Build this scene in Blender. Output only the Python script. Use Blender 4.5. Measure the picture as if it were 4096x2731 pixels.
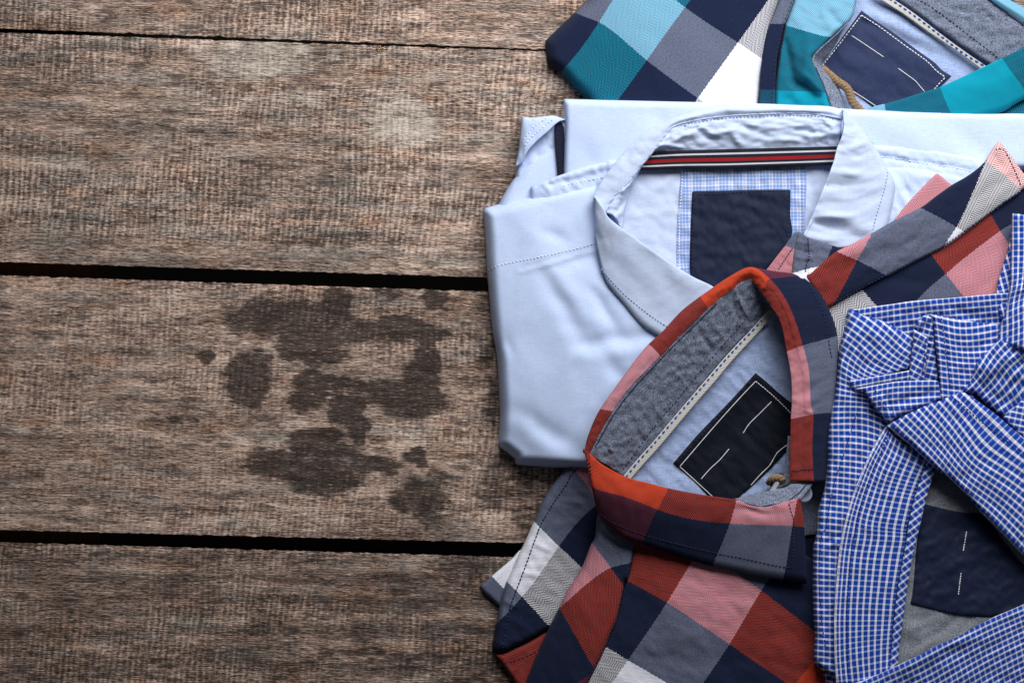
import bpy, bmesh, math, random
import numpy as np
from mathutils import Vector, Matrix
from mathutils.bvhtree import BVHTree
from mathutils.geometry import delaunay_2d_cdt

for o in list(bpy.data.objects):
    bpy.data.objects.remove(o, do_unlink=True)
scene = bpy.context.scene
COL = scene.collection
random.seed(4)

# ------------------------------------------------------------------ camera
IMW, IMH = 4096.0, 2731.0          # photograph size: all plan measurements are in its pixels
LENS, SENS, DIST, TILT = 60.0, 36.0, 1.0, math.radians(8)
cam_d = bpy.data.cameras.new('camera')
cam = bpy.data.objects.new('camera', cam_d); COL.objects.link(cam)
cam_d.lens = LENS; cam_d.sensor_width = SENS; cam_d.sensor_fit = 'HORIZONTAL'
cam_d.clip_start = 0.05; cam_d.clip_end = 50
CAM = Vector((0, -DIST * math.sin(TILT), DIST * math.cos(TILT)))
cam.location = CAM; cam.rotation_euler = (TILT, 0, 0)
scene.camera = cam

# ------------------------------------------------------------------ light
world = bpy.data.worlds.new('World'); scene.world = world; world.use_nodes = True
bg = world.node_tree.nodes['Background']
bg.inputs[0].default_value = (0.80, 0.88, 1.0, 1); bg.inputs[1].default_value = 0.04

def area(name, loc, target, size, power, col):
    d = bpy.data.lights.new(name, 'AREA'); d.shape = 'RECTANGLE'
    d.size, d.size_y = size; d.energy = power; d.color = col
    o = bpy.data.objects.new(name, d); COL.objects.link(o); o.location = loc
    o.rotation_euler = (Vector(target) - Vector(loc)).to_track_quat('-Z', 'Y').to_euler()
    return o
area('window_light', (0.25, 0.55, 0.54), (0.0, 0.0, 0.0), (0.72, 0.55), 10.2, (1.0, 0.99, 0.98))

scene.view_settings.view_transform = 'Standard'
scene.view_settings.look = 'None'
scene.view_settings.exposure = 0.0
scene.view_settings.gamma = 1.0
scene.view_settings.use_curve_mapping = False
scene.render.resolution_x, scene.render.resolution_y = 1024, 682

# ------------------------------------------------------------------ measuring helpers
_ct, _st = math.cos(TILT), math.sin(TILT)
def P(x, y, z):
    """plan pixel (x, y) at height z millimetres above the table -> world metres"""
    x = np.asarray(x, float); y = np.asarray(y, float); z = np.asarray(z, float) * 1e-3
    dx = (x - IMW / 2) / IMW * SENS; dy = -(y - IMH / 2) / IMW * SENS; dz = -LENS
    wy = dy * _ct - dz * _st; wz = dy * _st + dz * _ct
    t = (z - CAM.z) / wz
    return np.stack([dx * t + CAM.x, wy * t + CAM.y, z + 0 * t], -1)

REG = {0: (0, 0, 1.7415), 1: (1900, 0, .5102), 2: (2900, 0, .5102), 3: (1900, 700, .5102), 4: (2900, 500, .5102),
       5: (1900, 1200, .5102), 6: (2900, 1100, .5102), 7: (1900, 1931, .5102), 8: (2900, 1931, .5102),
       9: (3250, 1100, .38263), 10: (3250, 1600, .38263), 11: (3250, 2131, .38263), 12: (3000, 1800, .1913),
       13: (900, 1000, .5102), 14: (3850, 400, .574)}
def pts(s, reg=0):
    out = []
    for tok in s.replace('|', ' ').split():
        if tok[0] == 'r':
            reg = int(tok[1:]); continue
        v = [float(a) for a in tok.split(',')]
        x0, y0, k = REG[reg]
        out.append((x0 + v[0] * k, y0 + v[1] * k, *v[2:]))
    return out

# ------------------------------------------------------------------ numeric helpers
def _h(ix, iy, seed):
    n = (ix.astype(np.int64) * 374761393 + iy.astype(np.int64) * 668265263 + seed * 144665) & 0x7fffffff
    n = ((n ^ (n >> 13)) * 1274126177) & 0x7fffffff
    n = n ^ (n >> 16)
    return (n & 0xffff) / 65535.0 * 2 * math.pi
def perlin(x, y, seed=0):
    x = np.asarray(x, float); y = np.asarray(y, float)
    ix, iy = np.floor(x), np.floor(y); fx, fy = x - ix, y - iy
    def g(a, b):
        t = _h(ix + a, iy + b, seed); return np.cos(t) * (fx - a) + np.sin(t) * (fy - b)
    u = fx * fx * fx * (fx * (fx * 6 - 15) + 10); v = fy * fy * fy * (fy * (fy * 6 - 15) + 10)
    return ((g(0, 0) * (1 - u) + g(1, 0) * u) * (1 - v) + (g(0, 1) * (1 - u) + g(1, 1) * u) * v) * 1.5
def fbm(x, y, seed=0, oct=3):
    s = 0; a = 1.0
    for i in range(oct):
        s = s + a * perlin(x * 2 ** i, y * 2 ** i, seed + i * 17); a *= .5
    return s

class TPS:
    """smooth interpolation of scattered values over the plan"""
    def __init__(self, c, v, smooth=1e-4):
        c = np.array(c, float); v = np.array(v, float)
        if v.ndim == 1: v = v[:, None]
        self.m = c.mean(0); self.s = max(c.std(), 1e-6)
        c = (c - self.m) / self.s; self.c = c; n = len(c)
        A = np.zeros((n + 3, n + 3))
        A[:n, :n] = self.k(c, c) + smooth * np.eye(n)
        A[:n, n] = 1; A[:n, n + 1:] = c; A[n:, :n] = A[:n, n:].T
        b = np.zeros((n + 3, v.shape[1])); b[:n] = v
        self.w = np.linalg.lstsq(A, b, rcond=None)[0]
    @staticmethod
    def k(a, b):
        r2 = ((a[:, None] - b[None]) ** 2).sum(-1)
        return .5 * r2 * np.log(r2 + 1e-12)
    def __call__(self, x, y):
        q = (np.stack([x, y], -1) - self.m) / self.s
        n = len(self.c)
        return self.k(q, self.c) @ self.w[:n] + self.w[n] + q @ self.w[n + 1:]

def cr(pp, n, closed=False):
    """Catmull-Rom through pp (k x d), n samples; uniform in index"""
    pp = np.array(pp, float); k = len(pp)
    t = np.linspace(0, k - 1, n) if not closed else np.linspace(0, k, n, endpoint=False)
    i = np.minimum(np.floor(t).astype(int), k - 2 if not closed else k - 1); f = (t - i)[:, None]
    def at(j):
        if closed: return pp[j % k]
        lo = j < 0; hi = j > k - 1
        r = pp[np.clip(j, 0, k - 1)].copy()
        r[lo] = 2 * pp[0] - pp[1]; r[hi] = 2 * pp[-1] - pp[-2]
        return r
    p0, p1, p2, p3 = at(i - 1), at(i), at(i + 1), at(i + 2)
    return .5 * (2 * p1 + (p2 - p0) * f + (2 * p0 - 5 * p1 + 4 * p2 - p3) * f ** 2 + (3 * p1 - p0 - 3 * p2 + p3) * f ** 3)

def resample(p, step):
    p = np.array(p, float); d = np.r_[0, np.cumsum(np.linalg.norm(np.diff(p[:, :2], axis=0), axis=1))]
    n = max(2, int(d[-1] / step) + 1); t = np.linspace(0, d[-1], n)
    return np.stack([np.interp(t, d, p[:, k]) for k in range(p.shape[1])], -1)

def smooth_outline(pp, step, corner=42):
    """closed outline: smooth curve through the points, kept sharp where it turns more than `corner` degrees"""
    pp = np.array([q[:2] for q in pp], float); k = len(pp)
    sharp = []
    for i in range(k):
        a = pp[i] - pp[i - 1]; b = pp[(i + 1) % k] - pp[i]
        ang = abs(math.degrees(math.atan2(a[0] * b[1] - a[1] * b[0], a @ b)))
        sharp.append(ang > corner)
    idx = [i for i in range(k) if sharp[i]]
    if not idx:
        c = cr(pp, k * 12, True); c = np.vstack([c, c[:1]]); return resample(c, step)[:-1]
    out = []
    for a, b in zip(idx, idx[1:] + [idx[0] + k]):
        seg = pp[[j % k for j in range(a, b + 1)]]
        if len(seg) == 2: c = seg
        else:
            c = cr(seg, (len(seg) - 1) * 12 + 1)
        out.append(resample(c, step)[:-1])
    return np.vstack(out)

def dist_outline(q, ol):
    a = ol; b = np.roll(ol, -1, 0); ab = b - a; L = (ab ** 2).sum(1) + 1e-9
    best = np.full(len(q), 1e9)
    for s in range(0, len(q), 4000):
        qq = q[s:s + 4000]
        t = np.clip(((qq[:, None] - a[None]) * ab[None]).sum(-1) / L, 0, 1)
        d = np.sqrt((((a[None] + t[..., None] * ab[None]) - qq[:, None]) ** 2).sum(-1))
        best[s:s + 4000] = d.min(1)
    return best
def inside(q, ol):
    x, y = q[:, 0], q[:, 1]; r = np.zeros(len(q), bool)
    a = ol; b = np.roll(ol, -1, 0)
    for (x1, y1), (x2, y2) in zip(a, b):
        c = (y1 > y) != (y2 > y)
        r ^= c & (x < (x2 - x1) * (y - y1) / (y2 - y1 + 1e-12) + x1)
    return r

def relief(x, y, ridges, noise):
    """height of folds and crumples in mm. ridges: (x0,y0,x1,y1,amp,width); noise: (amp,size_along,size_across,angle,seed)"""
    z = np.zeros_like(x)
    for (x0, y0, x1, y1, amp, w) in ridges or []:
        dx, dy = x1 - x0, y1 - y0; L = math.hypot(dx, dy) + 1e-6
        t = ((x - x0) * dx + (y - y0) * dy) / L; s = ((x - x0) * -dy + (y - y0) * dx) / L
        s = s + w * .35 * perlin(t / (w * 2.3), t * 0 + 3.3, int(abs(x0)) % 97)
        over = np.maximum(0, np.maximum(-t, t - L)) / (w * 1.6)
        mid = .65 + .35 * np.sin(np.clip(t / L, 0, 1) * math.pi)
        z = z + amp * mid * np.exp(-(s / w) ** 2 - over ** 2)
    for (amp, sa, sb, ang, seed) in noise or []:
        c, s_ = math.cos(math.radians(ang)), math.sin(math.radians(ang))
        u = (x * c + y * s_) / sa; v = (-x * s_ + y * c) / sb
        u = u + .35 * perlin(u * 1.7 + 5, v * 1.7, seed + 5)
        n = fbm(u, v, seed, 2)
        z = z + amp * n
    return z

# ------------------------------------------------------------------ object helpers
def empty(name, loc, label, cat, group=None):
    o = bpy.data.objects.new(name, None); COL.objects.link(o); o.location = loc
    o.empty_display_size = .02
    o['label'] = label; o['category'] = cat
    if group: o['group'] = group
    return o
BVH = {}
def link(name, me, mat, parent, thick=0.0):
    o = bpy.data.objects.new(name, me); COL.objects.link(o)
    if mat: me.materials.append(mat)
    if parent:
        o.parent = parent
        if parent.type == 'EMPTY':
            o.matrix_parent_inverse = Matrix.Translation(-Vector(parent.location))
    if thick:
        m = o.modifiers.new('cloth', 'SOLIDIFY'); m.thickness = thick * 1e-3; m.offset = -1
        m.use_even_offset = False
    return o
def mesh(name, V, F, uv=None, smooth=True):
    me = bpy.data.meshes.new(name)
    me.from_pydata([tuple(v) for v in V], [], [tuple(f) for f in F]); me.update()
    if uv is not None:
        l = me.uv_layers.new(name='cloth')
        vi = np.empty(len(me.loops), np.int32); me.loops.foreach_get('vertex_index', vi)
        l.data.foreach_set('uv', np.asarray(uv, np.float32)[vi].ravel())
    if smooth:
        me.polygons.foreach_set('use_smooth', np.ones(len(me.polygons), bool))
    return me
def bvh_of(o):
    if o.name not in BVH:
        me = o.data
        BVH[o.name] = BVHTree.FromPolygons([v.co.copy() for v in me.vertices], [tuple(p.vertices) for p in me.polygons])
    return BVH[o.name]
def hit(o, x, y, default=None):
    """height (mm) of the cloth `o` seen at plan pixel x, y"""
    d = Vector(P(x, y, 0.0)) - CAM
    best = None
    for ob in (o if isinstance(o, (list, tuple)) else [o]):
        r = bvh_of(ob).ray_cast(CAM, d.normalized())
        if r[0] is not None and (best is None or r[0].z > best): best = r[0].z
    return default if best is None else best * 1000

def get_uv(uv, x, y):
    if uv is None: return np.stack([x, y], -1) * .01
    if isinstance(uv, tuple):                      # (angle, period px, warp)
        ang, per = uv[:2]; wp = uv[2] if len(uv) > 2 else 0
        c, s = math.cos(math.radians(ang)), math.sin(math.radians(ang))
        a = x + wp * fbm(x / 160, y / 160, 7, 2); b = y + wp * fbm(x / 160, y / 160, 29, 2)
        return np.stack([(a * c + b * s) / per, (-a * s + b * c) / per], -1)
    q = pts(uv)
    return TPS([(a[0], a[1]) for a in q], [(a[2], a[3]) for a in q])(x, y)

def get_z(z, x, y):
    if isinstance(z, (int, float)): return np.full_like(x, float(z))
    if isinstance(z, str):
        q = pts(z); return TPS([(a[0], a[1]) for a in q], [a[2] for a in q], 1e-3)(x, y)[:, 0]
    if isinstance(z, tuple):                       # ('on', objects, offset, fallback)
        return np.array([hit(z[1], a, b, z[3]) + z[2] for a, b in zip(x, y)])

def patch(name, parent, mat, outline, z, r=14, drop=2.0, step=11, uv=None, ridges=None, noise=None, thick=.7, corner=42, cut=None):
    """a piece of cloth lying in the scene: outline in plan, height field, rounded edge of radius r (px) and drop (mm)"""
    ol = smooth_outline(pts(outline), step, corner)
    if cut: ol = ol + np.stack([cut * perlin(ol[:, 1] / 40, ol[:, 0] / 40, 3), cut * perlin(ol[:, 0] / 40, ol[:, 1] / 40, 9)], -1)
    lo, hi = ol.min(0), ol.max(0)
    gx, gy = np.meshgrid(np.arange(lo[0] + step * .5, hi[0], step), np.arange(lo[1] + step * .5, hi[1], step))
    gx = gx + (np.arange(gx.shape[0]) % 2)[:, None] * step * .5
    q = np.stack([gx.ravel(), gy.ravel()], -1)
    q = q[inside(q, ol)]; d = dist_outline(q, ol); q = q[d > step * .62]
    rings = []
    tang = np.roll(ol, -1, 0) - np.roll(ol, 1, 0); nrm = np.stack([-tang[:, 1], tang[:, 0]], -1)
    nrm /= np.linalg.norm(nrm, axis=1)[:, None] + 1e-9
    for f in (.06, .25):
        off = max(r * f, 1.0)
        if off > step * .55: continue
        for sg in (1, -1):
            w = ol + nrm * off * sg
            w = w[inside(w, ol)]
            if len(w): w = w[dist_outline(w, ol) > off * .93]
            if len(w): rings.append(w)
    allp = np.vstack([ol] + rings + [q])
    n = len(ol)
    res = delaunay_2d_cdt([Vector(a) for a in allp], [(i, (i + 1) % n) for i in range(n)], [list(range(n))], 1, 1e-4)
    V2 = np.array([tuple(v) for v in res[0]]); F = [f for f in res[2]]
    x, y = V2[:, 0], V2[:, 1]
    dd = dist_outline(V2, ol); t = np.clip(dd / max(r, 1e-3), 0, 1)
    zz = get_z(z, x, y) - drop * (1 - np.sqrt(np.maximum(0, 1 - (1 - t) ** 2)))
    zz = zz + relief(x, y, ridges, noise) * np.clip(dd / 25 + .25, 0, 1)
    W = P(x, y, zz)
    F = [f if ((V2[f[1]] - V2[f[0]])[0] * (V2[f[2]] - V2[f[0]])[1] - (V2[f[1]] - V2[f[0]])[1] * (V2[f[2]] - V2[f[0]])[0]) < 0 else f[::-1] for f in F]
    me = mesh(name, W, F, get_uv(uv, x, y))
    return link(name, me, mat, parent, thick)

def loft(name, parent, mat, rows, nu=None, nv=14, us=None, vs=None, uv=None, ridges=None, noise=None, thick=.7, roll0=None, roll1=None, step=10, swap=False):
    """a strip of cloth through rows of measured points (x, y, height). roll0/roll1 = (px, mm) turn the first/last edge under"""
    R = [np.array(pts(s), float)[:, :3] for s in rows]
    k = len(R[0]); assert all(len(a) == k for a in R), (name, [len(a) for a in R])
    us = list(us) if us is not None else [i / (len(R) - 1) for i in range(len(R))]
    vs = list(vs) if vs is not None else list(range(k))
    nu = nu or max(8, int(max(np.linalg.norm(np.diff(a[:, :2], axis=0), axis=1).sum() for a in R) / step))
    vv = np.interp(np.linspace(0, k - 1, nu), range(k), vs)
    R = [cr(a, nu) for a in R]
    def under(a, b, rr):
        d = a[:, :2] - b[:, :2]; d /= np.linalg.norm(d, axis=1)[:, None] + 1e-9
        o1 = a.copy(); o1[:, :2] += d * rr[0] * .75; o1[:, 2] -= rr[1] * .34
        o2 = a.copy(); o2[:, :2] += d * rr[0]; o2[:, 2] -= rr[1]
        return o1, o2
    du = (us[1] - us[0]) * .12
    if roll0:
        o1, o2 = under(R[0], R[1], roll0); R = [o2, o1] + R; us = [us[0] - 2 * du, us[0] - du] + us
    if roll1:
        o1, o2 = under(R[-1], R[-2], roll1); R = R + [o1, o2]; us = us + [us[-1] + du, us[-1] + 2 * du]
    G = np.stack(R)                                # rows x nu x 3
    m = (len(R) - 1) * max(2, nv // max(1, len(R) - 1)) + 1
    H = np.stack([cr(G[:, j], m) for j in range(nu)], 1)   # m x nu x 3
    uu = np.interp(np.linspace(0, len(us) - 1, m), range(len(us)), us)
    x, y, zz = H[..., 0].ravel(), H[..., 1].ravel(), H[..., 2].ravel()
    fade = np.repeat(np.clip(np.minimum(np.arange(m), m - 1 - np.arange(m)) / 3.0 + .2, 0, 1), nu)
    zz = zz + relief(x, y, ridges, noise) * fade
    W = P(x, y, zz)
    UV = get_uv(uv, x, y) if uv is not None else np.stack([np.repeat(uu, nu), np.tile(vv, m)], -1)
    if swap: UV = UV[:, ::-1]
    F = [(i * nu + j, i * nu + j + 1, (i + 1) * nu + j + 1, (i + 1) * nu + j) for i in range(m - 1) for j in range(nu - 1)]
    n0 = np.cross(W[1 * nu + nu // 2] - W[nu // 2], W[nu // 2 + 1] - W[nu // 2])
    mid = (m // 2) * nu + nu // 2
    nm = np.cross(W[mid + 1] - W[mid], W[mid + nu] - W[mid])
    if nm[2] < 0: F = [f[::-1] for f in F]
    me = mesh(name, W, F, UV)
    return link(name, me, mat, parent, thick)

def tube_mesh(paths, rad, sides=6, flat=1.0):
    V, F = [], []
    for p in paths:
        p = np.asarray(p, float); n = len(p)
        t = np.gradient(p, axis=0); t /= np.linalg.norm(t, axis=1)[:, None] + 1e-12
        up = np.array([0, 0, 1.0]); s = np.cross(t, up); s /= np.linalg.norm(s, axis=1)[:, None] + 1e-9
        w = np.cross(s, t); b = len(V)
        for i in range(n):
            rr = rad if not hasattr(rad, '__len__') else rad[i]
            e = 1.0 if 0 < i < n - 1 else .45
            for k in range(sides):
                a = 2 * math.pi * k / sides
                V.append(p[i] + (s[i] * math.cos(a) + w[i] * math.sin(a) * flat) * rr * e)
        for i in range(n - 1):
            for k in range(sides):
                k2 = (k + 1) % sides
                F.append((b + i * sides + k, b + (i + 1) * sides + k, b + (i + 1) * sides + k2, b + i * sides + k2))
        F.append(tuple(b + k for k in range(sides))); F.append(tuple(b + (n - 1) * sides + k for k in range(sides))[::-1])
    return V, F
def path_on(cloth, s, step=5, off=.15):
    q = np.array([a[:2] for a in pts(s)]); c = cr(q, (len(q) - 1) * 10 + 1) if len(q) > 2 else q
    c = resample(c, step); z = []; last = None
    for a in c:
        h = hit(cloth, a[0], a[1], last); z.append(h); last = h if h is not None else last
    f = next((v for v in z if v is not None), 20.0); z = [f if v is None else v for v in z]
    return c, np.array(z) + off
def stitch(cloth, s, mat, dash=14, gap=6, rad=.28, off=.12, name='stitching', wob=1.2, parent=None):
    """a line of thread stitches lying on the cloth"""
    c, z = path_on(cloth, s, 2.0, off)
    d = np.r_[0, np.cumsum(np.linalg.norm(np.diff(c, axis=0), axis=1))]
    L = d[-1]; paths = []; t = 0
    rnd = random.Random(int(c[0][0] * 7 + c[0][1]))
    while t < L - 3:
        e = min(L, t + dash * rnd.uniform(.85, 1.12)); n = 5
        tt = np.linspace(t, e, n)
        x = np.interp(tt, d, c[:, 0]); y = np.interp(tt, d, c[:, 1]); zz = np.interp(tt, d, z)
        w = rnd.uniform(-1, 1) * wob
        arch = np.array([-.30, .10, .2, .10, -.30]) if gap > 0 else np.zeros(5)
        paths.append(P(x + w * np.linspace(-1, 1, n), y + w * np.linspace(1, -1, n), zz + arch)); t = e + gap
    V, F = tube_mesh(paths, rad * 1e-3, 6, .5)
    return link(name, mesh(name, V, F), mat, parent or cloth)
def thread(cloth, s, mat, rad=.3, off=.25, name='thread_line', parent=None):
    c, z = path_on(cloth, s, 5, off)
    V, F = tube_mesh([P(c[:, 0], c[:, 1], z)], rad * 1e-3, 6, .8)
    return link(name, mesh(name, V, F), mat, parent or cloth)
# ------------------------------------------------------------------ materials
def lin(r, g, b):
    f = lambda c: (c / 255 / 12.92) if c <= 10 else ((c / 255 + .055) / 1.055) ** 2.4
    return (f(r), f(g), f(b), 1)
class N:
    """tiny helper for writing node trees as expressions"""
    def __init__(self, name):
        self.m = bpy.data.materials.new(name); self.m.use_nodes = True
        self.t = self.m.node_tree; self.t.nodes.clear()
        self.out = self.t.nodes.new('ShaderNodeOutputMaterial')
    def n(self, typ, **kw):
        nd = self.t.nodes.new(typ)
        for k, v in kw.items(): setattr(nd, k, v)
        return nd
    def put(self, sock, v):
        if hasattr(v, 'is_output'): self.t.links.new(v, sock)
        elif v is not None: sock.default_value = v
    def math(self, op, a, b=None, c=None, clamp=False):
        nd = self.n('ShaderNodeMath', operation=op); nd.use_clamp = clamp
        self.put(nd.inputs[0], a); self.put(nd.inputs[1], b); self.put(nd.inputs[2], c)
        return nd.outputs[0]
    def add(self, a, b): return self.math('ADD', a, b)
    def mul(self, a, b): return self.math('MULTIPLY', a, b)
    def sub(self, a, b): return self.math('SUBTRACT', a, b)
    def mix(self, f, a, b, mode='MIX'):
        nd = self.n('ShaderNodeMix', data_type='RGBA', blend_type=mode)
        self.put(nd.inputs[0], f); self.put(nd.inputs[6], a); self.put(nd.inputs[7], b)
        return nd.outputs[2]
    def uv(self):
        nd = self.n('ShaderNodeUVMap', uv_map='cloth'); s = self.n('ShaderNodeSeparateXYZ')
        self.t.links.new(nd.outputs[0], s.inputs[0]); return s.outputs[0], s.outputs[1]
    def vec(self, x, y, z=0.0):
        nd = self.n('ShaderNodeCombineXYZ')
        self.put(nd.inputs[0], x); self.put(nd.inputs[1], y); self.put(nd.inputs[2], z); return nd.outputs[0]
    def pos(self):
        g = self.n('ShaderNodeNewGeometry'); s = self.n('ShaderNodeSeparateXYZ')
        self.t.links.new(g.outputs['Position'], s.inputs[0]); return s.outputs
    def noise(self, vec, scale=1.0, detail=2.0, rough=.5, dist=0.0, dims='3D'):
        nd = self.n('ShaderNodeTexNoise', noise_dimensions=dims)
        self.put(nd.inputs['Vector'], vec); self.put(nd.inputs['Scale'], scale); self.put(nd.inputs['Detail'], detail)
        self.put(nd.inputs['Roughness'], rough); self.put(nd.inputs['Distortion'], dist)
        return nd.outputs[0]
    def ramp(self, f, stops, interp='LINEAR'):
        nd = self.n('ShaderNodeValToRGB'); r = nd.color_ramp; r.interpolation = interp
        while len(r.elements) < len(stops): r.elements.new(.5)
        for e, (p, c) in zip(r.elements, stops): e.position = p; e.color = c
        self.put(nd.inputs[0], f); return nd.outputs[0]
    def map(self, v, a, b, c=0.0, d=1.0, smooth=True):
        nd = self.n('ShaderNodeMapRange', interpolation_type='SMOOTHSTEP' if smooth else 'LINEAR'); nd.clamp = True
        self.put(nd.inputs[0], v); self.put(nd.inputs[1], a); self.put(nd.inputs[2], b); self.put(nd.inputs[3], c); self.put(nd.inputs[4], d)
        return nd.outputs[0]
    def attr(self, name):
        nd = self.n('ShaderNodeAttribute', attribute_name=name); return nd.outputs['Fac']
    def done(self, color, rough=.88, height=None, bump=.3, dist=.0003, sheen=.04, spec=.12, **kw):
        b = self.n('ShaderNodeBsdfPrincipled')
        self.put(b.inputs['Base Color'], color); self.put(b.inputs['Roughness'], rough)
        b.inputs['Specular IOR Level'].default_value = spec
        b.inputs['Sheen Weight'].default_value = sheen; b.inputs['Sheen Roughness'].default_value = .6
        for k, v in kw.items(): self.put(b.inputs[k], v)
        if height is not None:
            bp = self.n('ShaderNodeBump'); self.put(bp.inputs['Height'], height)
            bp.inputs['Strength'].default_value = bump; bp.inputs['Distance'].default_value = dist
            self.t.links.new(bp.outputs[0], b.inputs['Normal'])
        self.t.links.new(b.outputs[0], self.out.inputs[0])
        return self.m

NAVY = lin(22, 33, 63); WHITE = lin(238, 238, 244)

def mat_plaid(name, C, navy=NAVY, white=WHITE, weft=NAVY):
    k = N(name); u, v = k.uv()
    px = k.pos()
    wob = k.mul(k.sub(k.noise(k.vec(k.mul(u, 9.0), k.mul(v, 9.0)), 1, 2), .5), .018)
    saw = k.mul(k.math('PINGPONG', k.mul(k.add(u, v), 34.0), 1.0), .010)
    ue = k.add(k.add(u, wob), saw); ve = k.add(k.add(v, wob), saw)
    cu = k.math('DIVIDE', k.math('FLOORED_MODULO', ue, 4.0), 4.0)
    cv = k.math('DIVIDE', k.math('FLOORED_MODULO', ve, 4.0), 4.0)
    colu = k.ramp(cu, [(0, navy), (.25, C), (.5, navy), (.75, white)], 'CONSTANT')
    colv = k.ramp(cv, [(0, weft), (.25, lin(200, 209, 240)), (.5, weft), (.75, C)], 'CONSTANT')
    her = k.ramp(cu, [(0, (0,) * 3 + (1,)), (.25, (1,) * 4), (.5, (0,) * 3 + (1,)), (.75, (1,) * 4)], 'CONSTANT')
    roww = k.ramp(cv, [(0, (0,) * 3 + (1,)), (.25, (1,) * 4), (.5, (0,) * 3 + (1,)), (.75, (0,) * 3 + (1,))], 'CONSTANT')
    zig = k.math('PINGPONG', u, .1)
    ph = k.math('FRACT', k.mul(k.add(k.add(v, k.mul(zig, 1.25)), k.mul(wob, .5)), 30.0))
    hb = k.math('PINGPONG', ph, .5)                      # 0 .. .5
    hmask = k.map(hb, .17, .31)                          # warp on top (about .65 of the area)
    fine = k.noise(k.vec(k.mul(u, 260.0), k.mul(v, 90.0)), 1, 1)
    fine2 = k.noise(k.vec(k.mul(u, 26.0), k.mul(v, 60.0)), 1, 3)
    tw = k.math('PINGPONG', k.mul(k.add(u, v), 52.0), .5)
    nmask = k.math('ADD', .80, k.add(k.mul(k.sub(fine, .5), .5), k.add(k.mul(k.sub(tw, .25), .28), k.mul(k.sub(fine2, .5), .30))), clamp=True)
    hm2 = k.math('ADD', k.mul(k.sub(hmask, .5), .80), k.add(k.add(.33, k.mul(roww, .40)), k.mul(k.sub(fine, .5), .22)), clamp=True)
    m = k.add(k.mul(her, hm2), k.mul(k.sub(1.0, her), nmask))
    col = k.mix(m, colv, colu)
    shade = k.add(.80, k.add(k.mul(k.mul(hmask, her), .26), k.mul(fine, .22)))
    col = k.mix(1.0, col, k.vec(shade, shade, shade), 'MULTIPLY')
    lint = k.noise(k.vec(*px), 900, 2)
    col = k.mix(k.map(lint, .60, .8, 0, .05), col, lin(150, 155, 175))
    return k.done(col, .9, k.add(k.mul(hmask, .5), fine), .35, .0002)

def mat_gingham(name):
    k = N(name); u, v = k.uv(); p = k.pos()
    w = k.mul(k.sub(k.noise(k.vec(*p), 60, 2), .5), .10)
    tw = k.math('PINGPONG', k.mul(k.add(u, v), 6.0), .5)
    def line(a, wid):
        return k.map(k.math('PINGPONG', k.add(a, w), .5), wid + .03, wid - .03)
    lu = line(u, .14); lv = line(v, .165)
    # the across threads are whiter on every line, the lengthwise ones paler and split in two
    split = k.map(k.math('PINGPONG', k.add(u, w), .5), .02, .05, .55, 1.0)
    fu = k.mul(k.mul(lu, split), k.add(.20, k.mul(tw, .44)))
    fv = k.mul(lv, k.add(.36, k.mul(tw, .84)))
    f = k.math('ADD', k.math('MAXIMUM', fu, fv), k.mul(k.mul(lu, lv), .45), clamp=True)
    n = k.noise(k.vec(k.mul(u, 1.0), k.mul(v, 1.0)), 7, 3)
    blue = k.mix(n, lin(0, 48, 142), lin(2, 70, 174))
    col = k.mix(f, blue, lin(232, 234, 246))
    return k.done(col, .88, k.add(f, k.mul(n, .8)), .25, .0002)

def mat_plain(name, c1, c2, fine=2500, bump=.3, sheen=.0, cast=None):
    """end-on-end shirting: two close thread colours, fine slubs across"""
    k = N(name); p = k.pos()
    n = k.noise(k.vec(k.mul(p[0], 220.0), k.mul(p[1], 2600.0), k.mul(p[2], 300.0)), 1, 2)
    n2 = k.noise(k.vec(k.mul(p[0], 2200.0), k.mul(p[1], 260.0), k.mul(p[2], 300.0)), 1, 2)
    f = k.add(k.mul(n, .6), k.mul(n2, .4))
    col = k.mix(k.map(f, .3, .7, smooth=False), c1, c2)
    big = k.noise(k.vec(*p), 25, 3)
    col = k.mix(k.map(big, .35, .7, 0, .12), col, c2)
    return k.done(col, .85, f, bump, .00015, sheen=sheen)

def mat_chambray(name, dark, light, scale=1.0, spots=.16):
    k = N(name); p = k.pos(); s = 1500.0 * scale
    a = k.noise(k.vec(k.mul(p[0], s), k.mul(p[1], s), k.mul(p[2], s)), 1, 1)
    b = k.noise(k.vec(k.mul(k.add(p[0], p[1]), s * .3), k.mul(k.sub(p[0], p[1]), s * 1.2), 0.0), 1, 1)
    c = k.noise(k.vec(*p), 160, 4, .6)
    f = k.add(k.add(k.mul(a, .5), k.mul(b, .5)), k.mul(k.sub(c, .5), spots))
    return k.done(k.mix(k.map(f, .32, .68, smooth=False), dark, light), .9, k.add(f, c), .35, .0003)

def mat_solid(name, c, rough=.85, var=.25, **kw):
    k = N(name); p = k.pos()
    f = k.noise(k.vec(k.mul(k.add(p[0], p[1]), 1500.0), k.mul(k.sub(p[0], p[1]), 500.0), k.mul(p[2], 900.0)), 1, 2)
    c2 = tuple(min(1, a * (1 + var) + .002) for a in c[:3]) + (1,); c1 = tuple(a * (1 - var) for a in c[:3]) + (1,)
    return k.done(k.mix(k.map(f, .3, .7), c1, c2), rough, f, .3, .0002, **kw)

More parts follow.
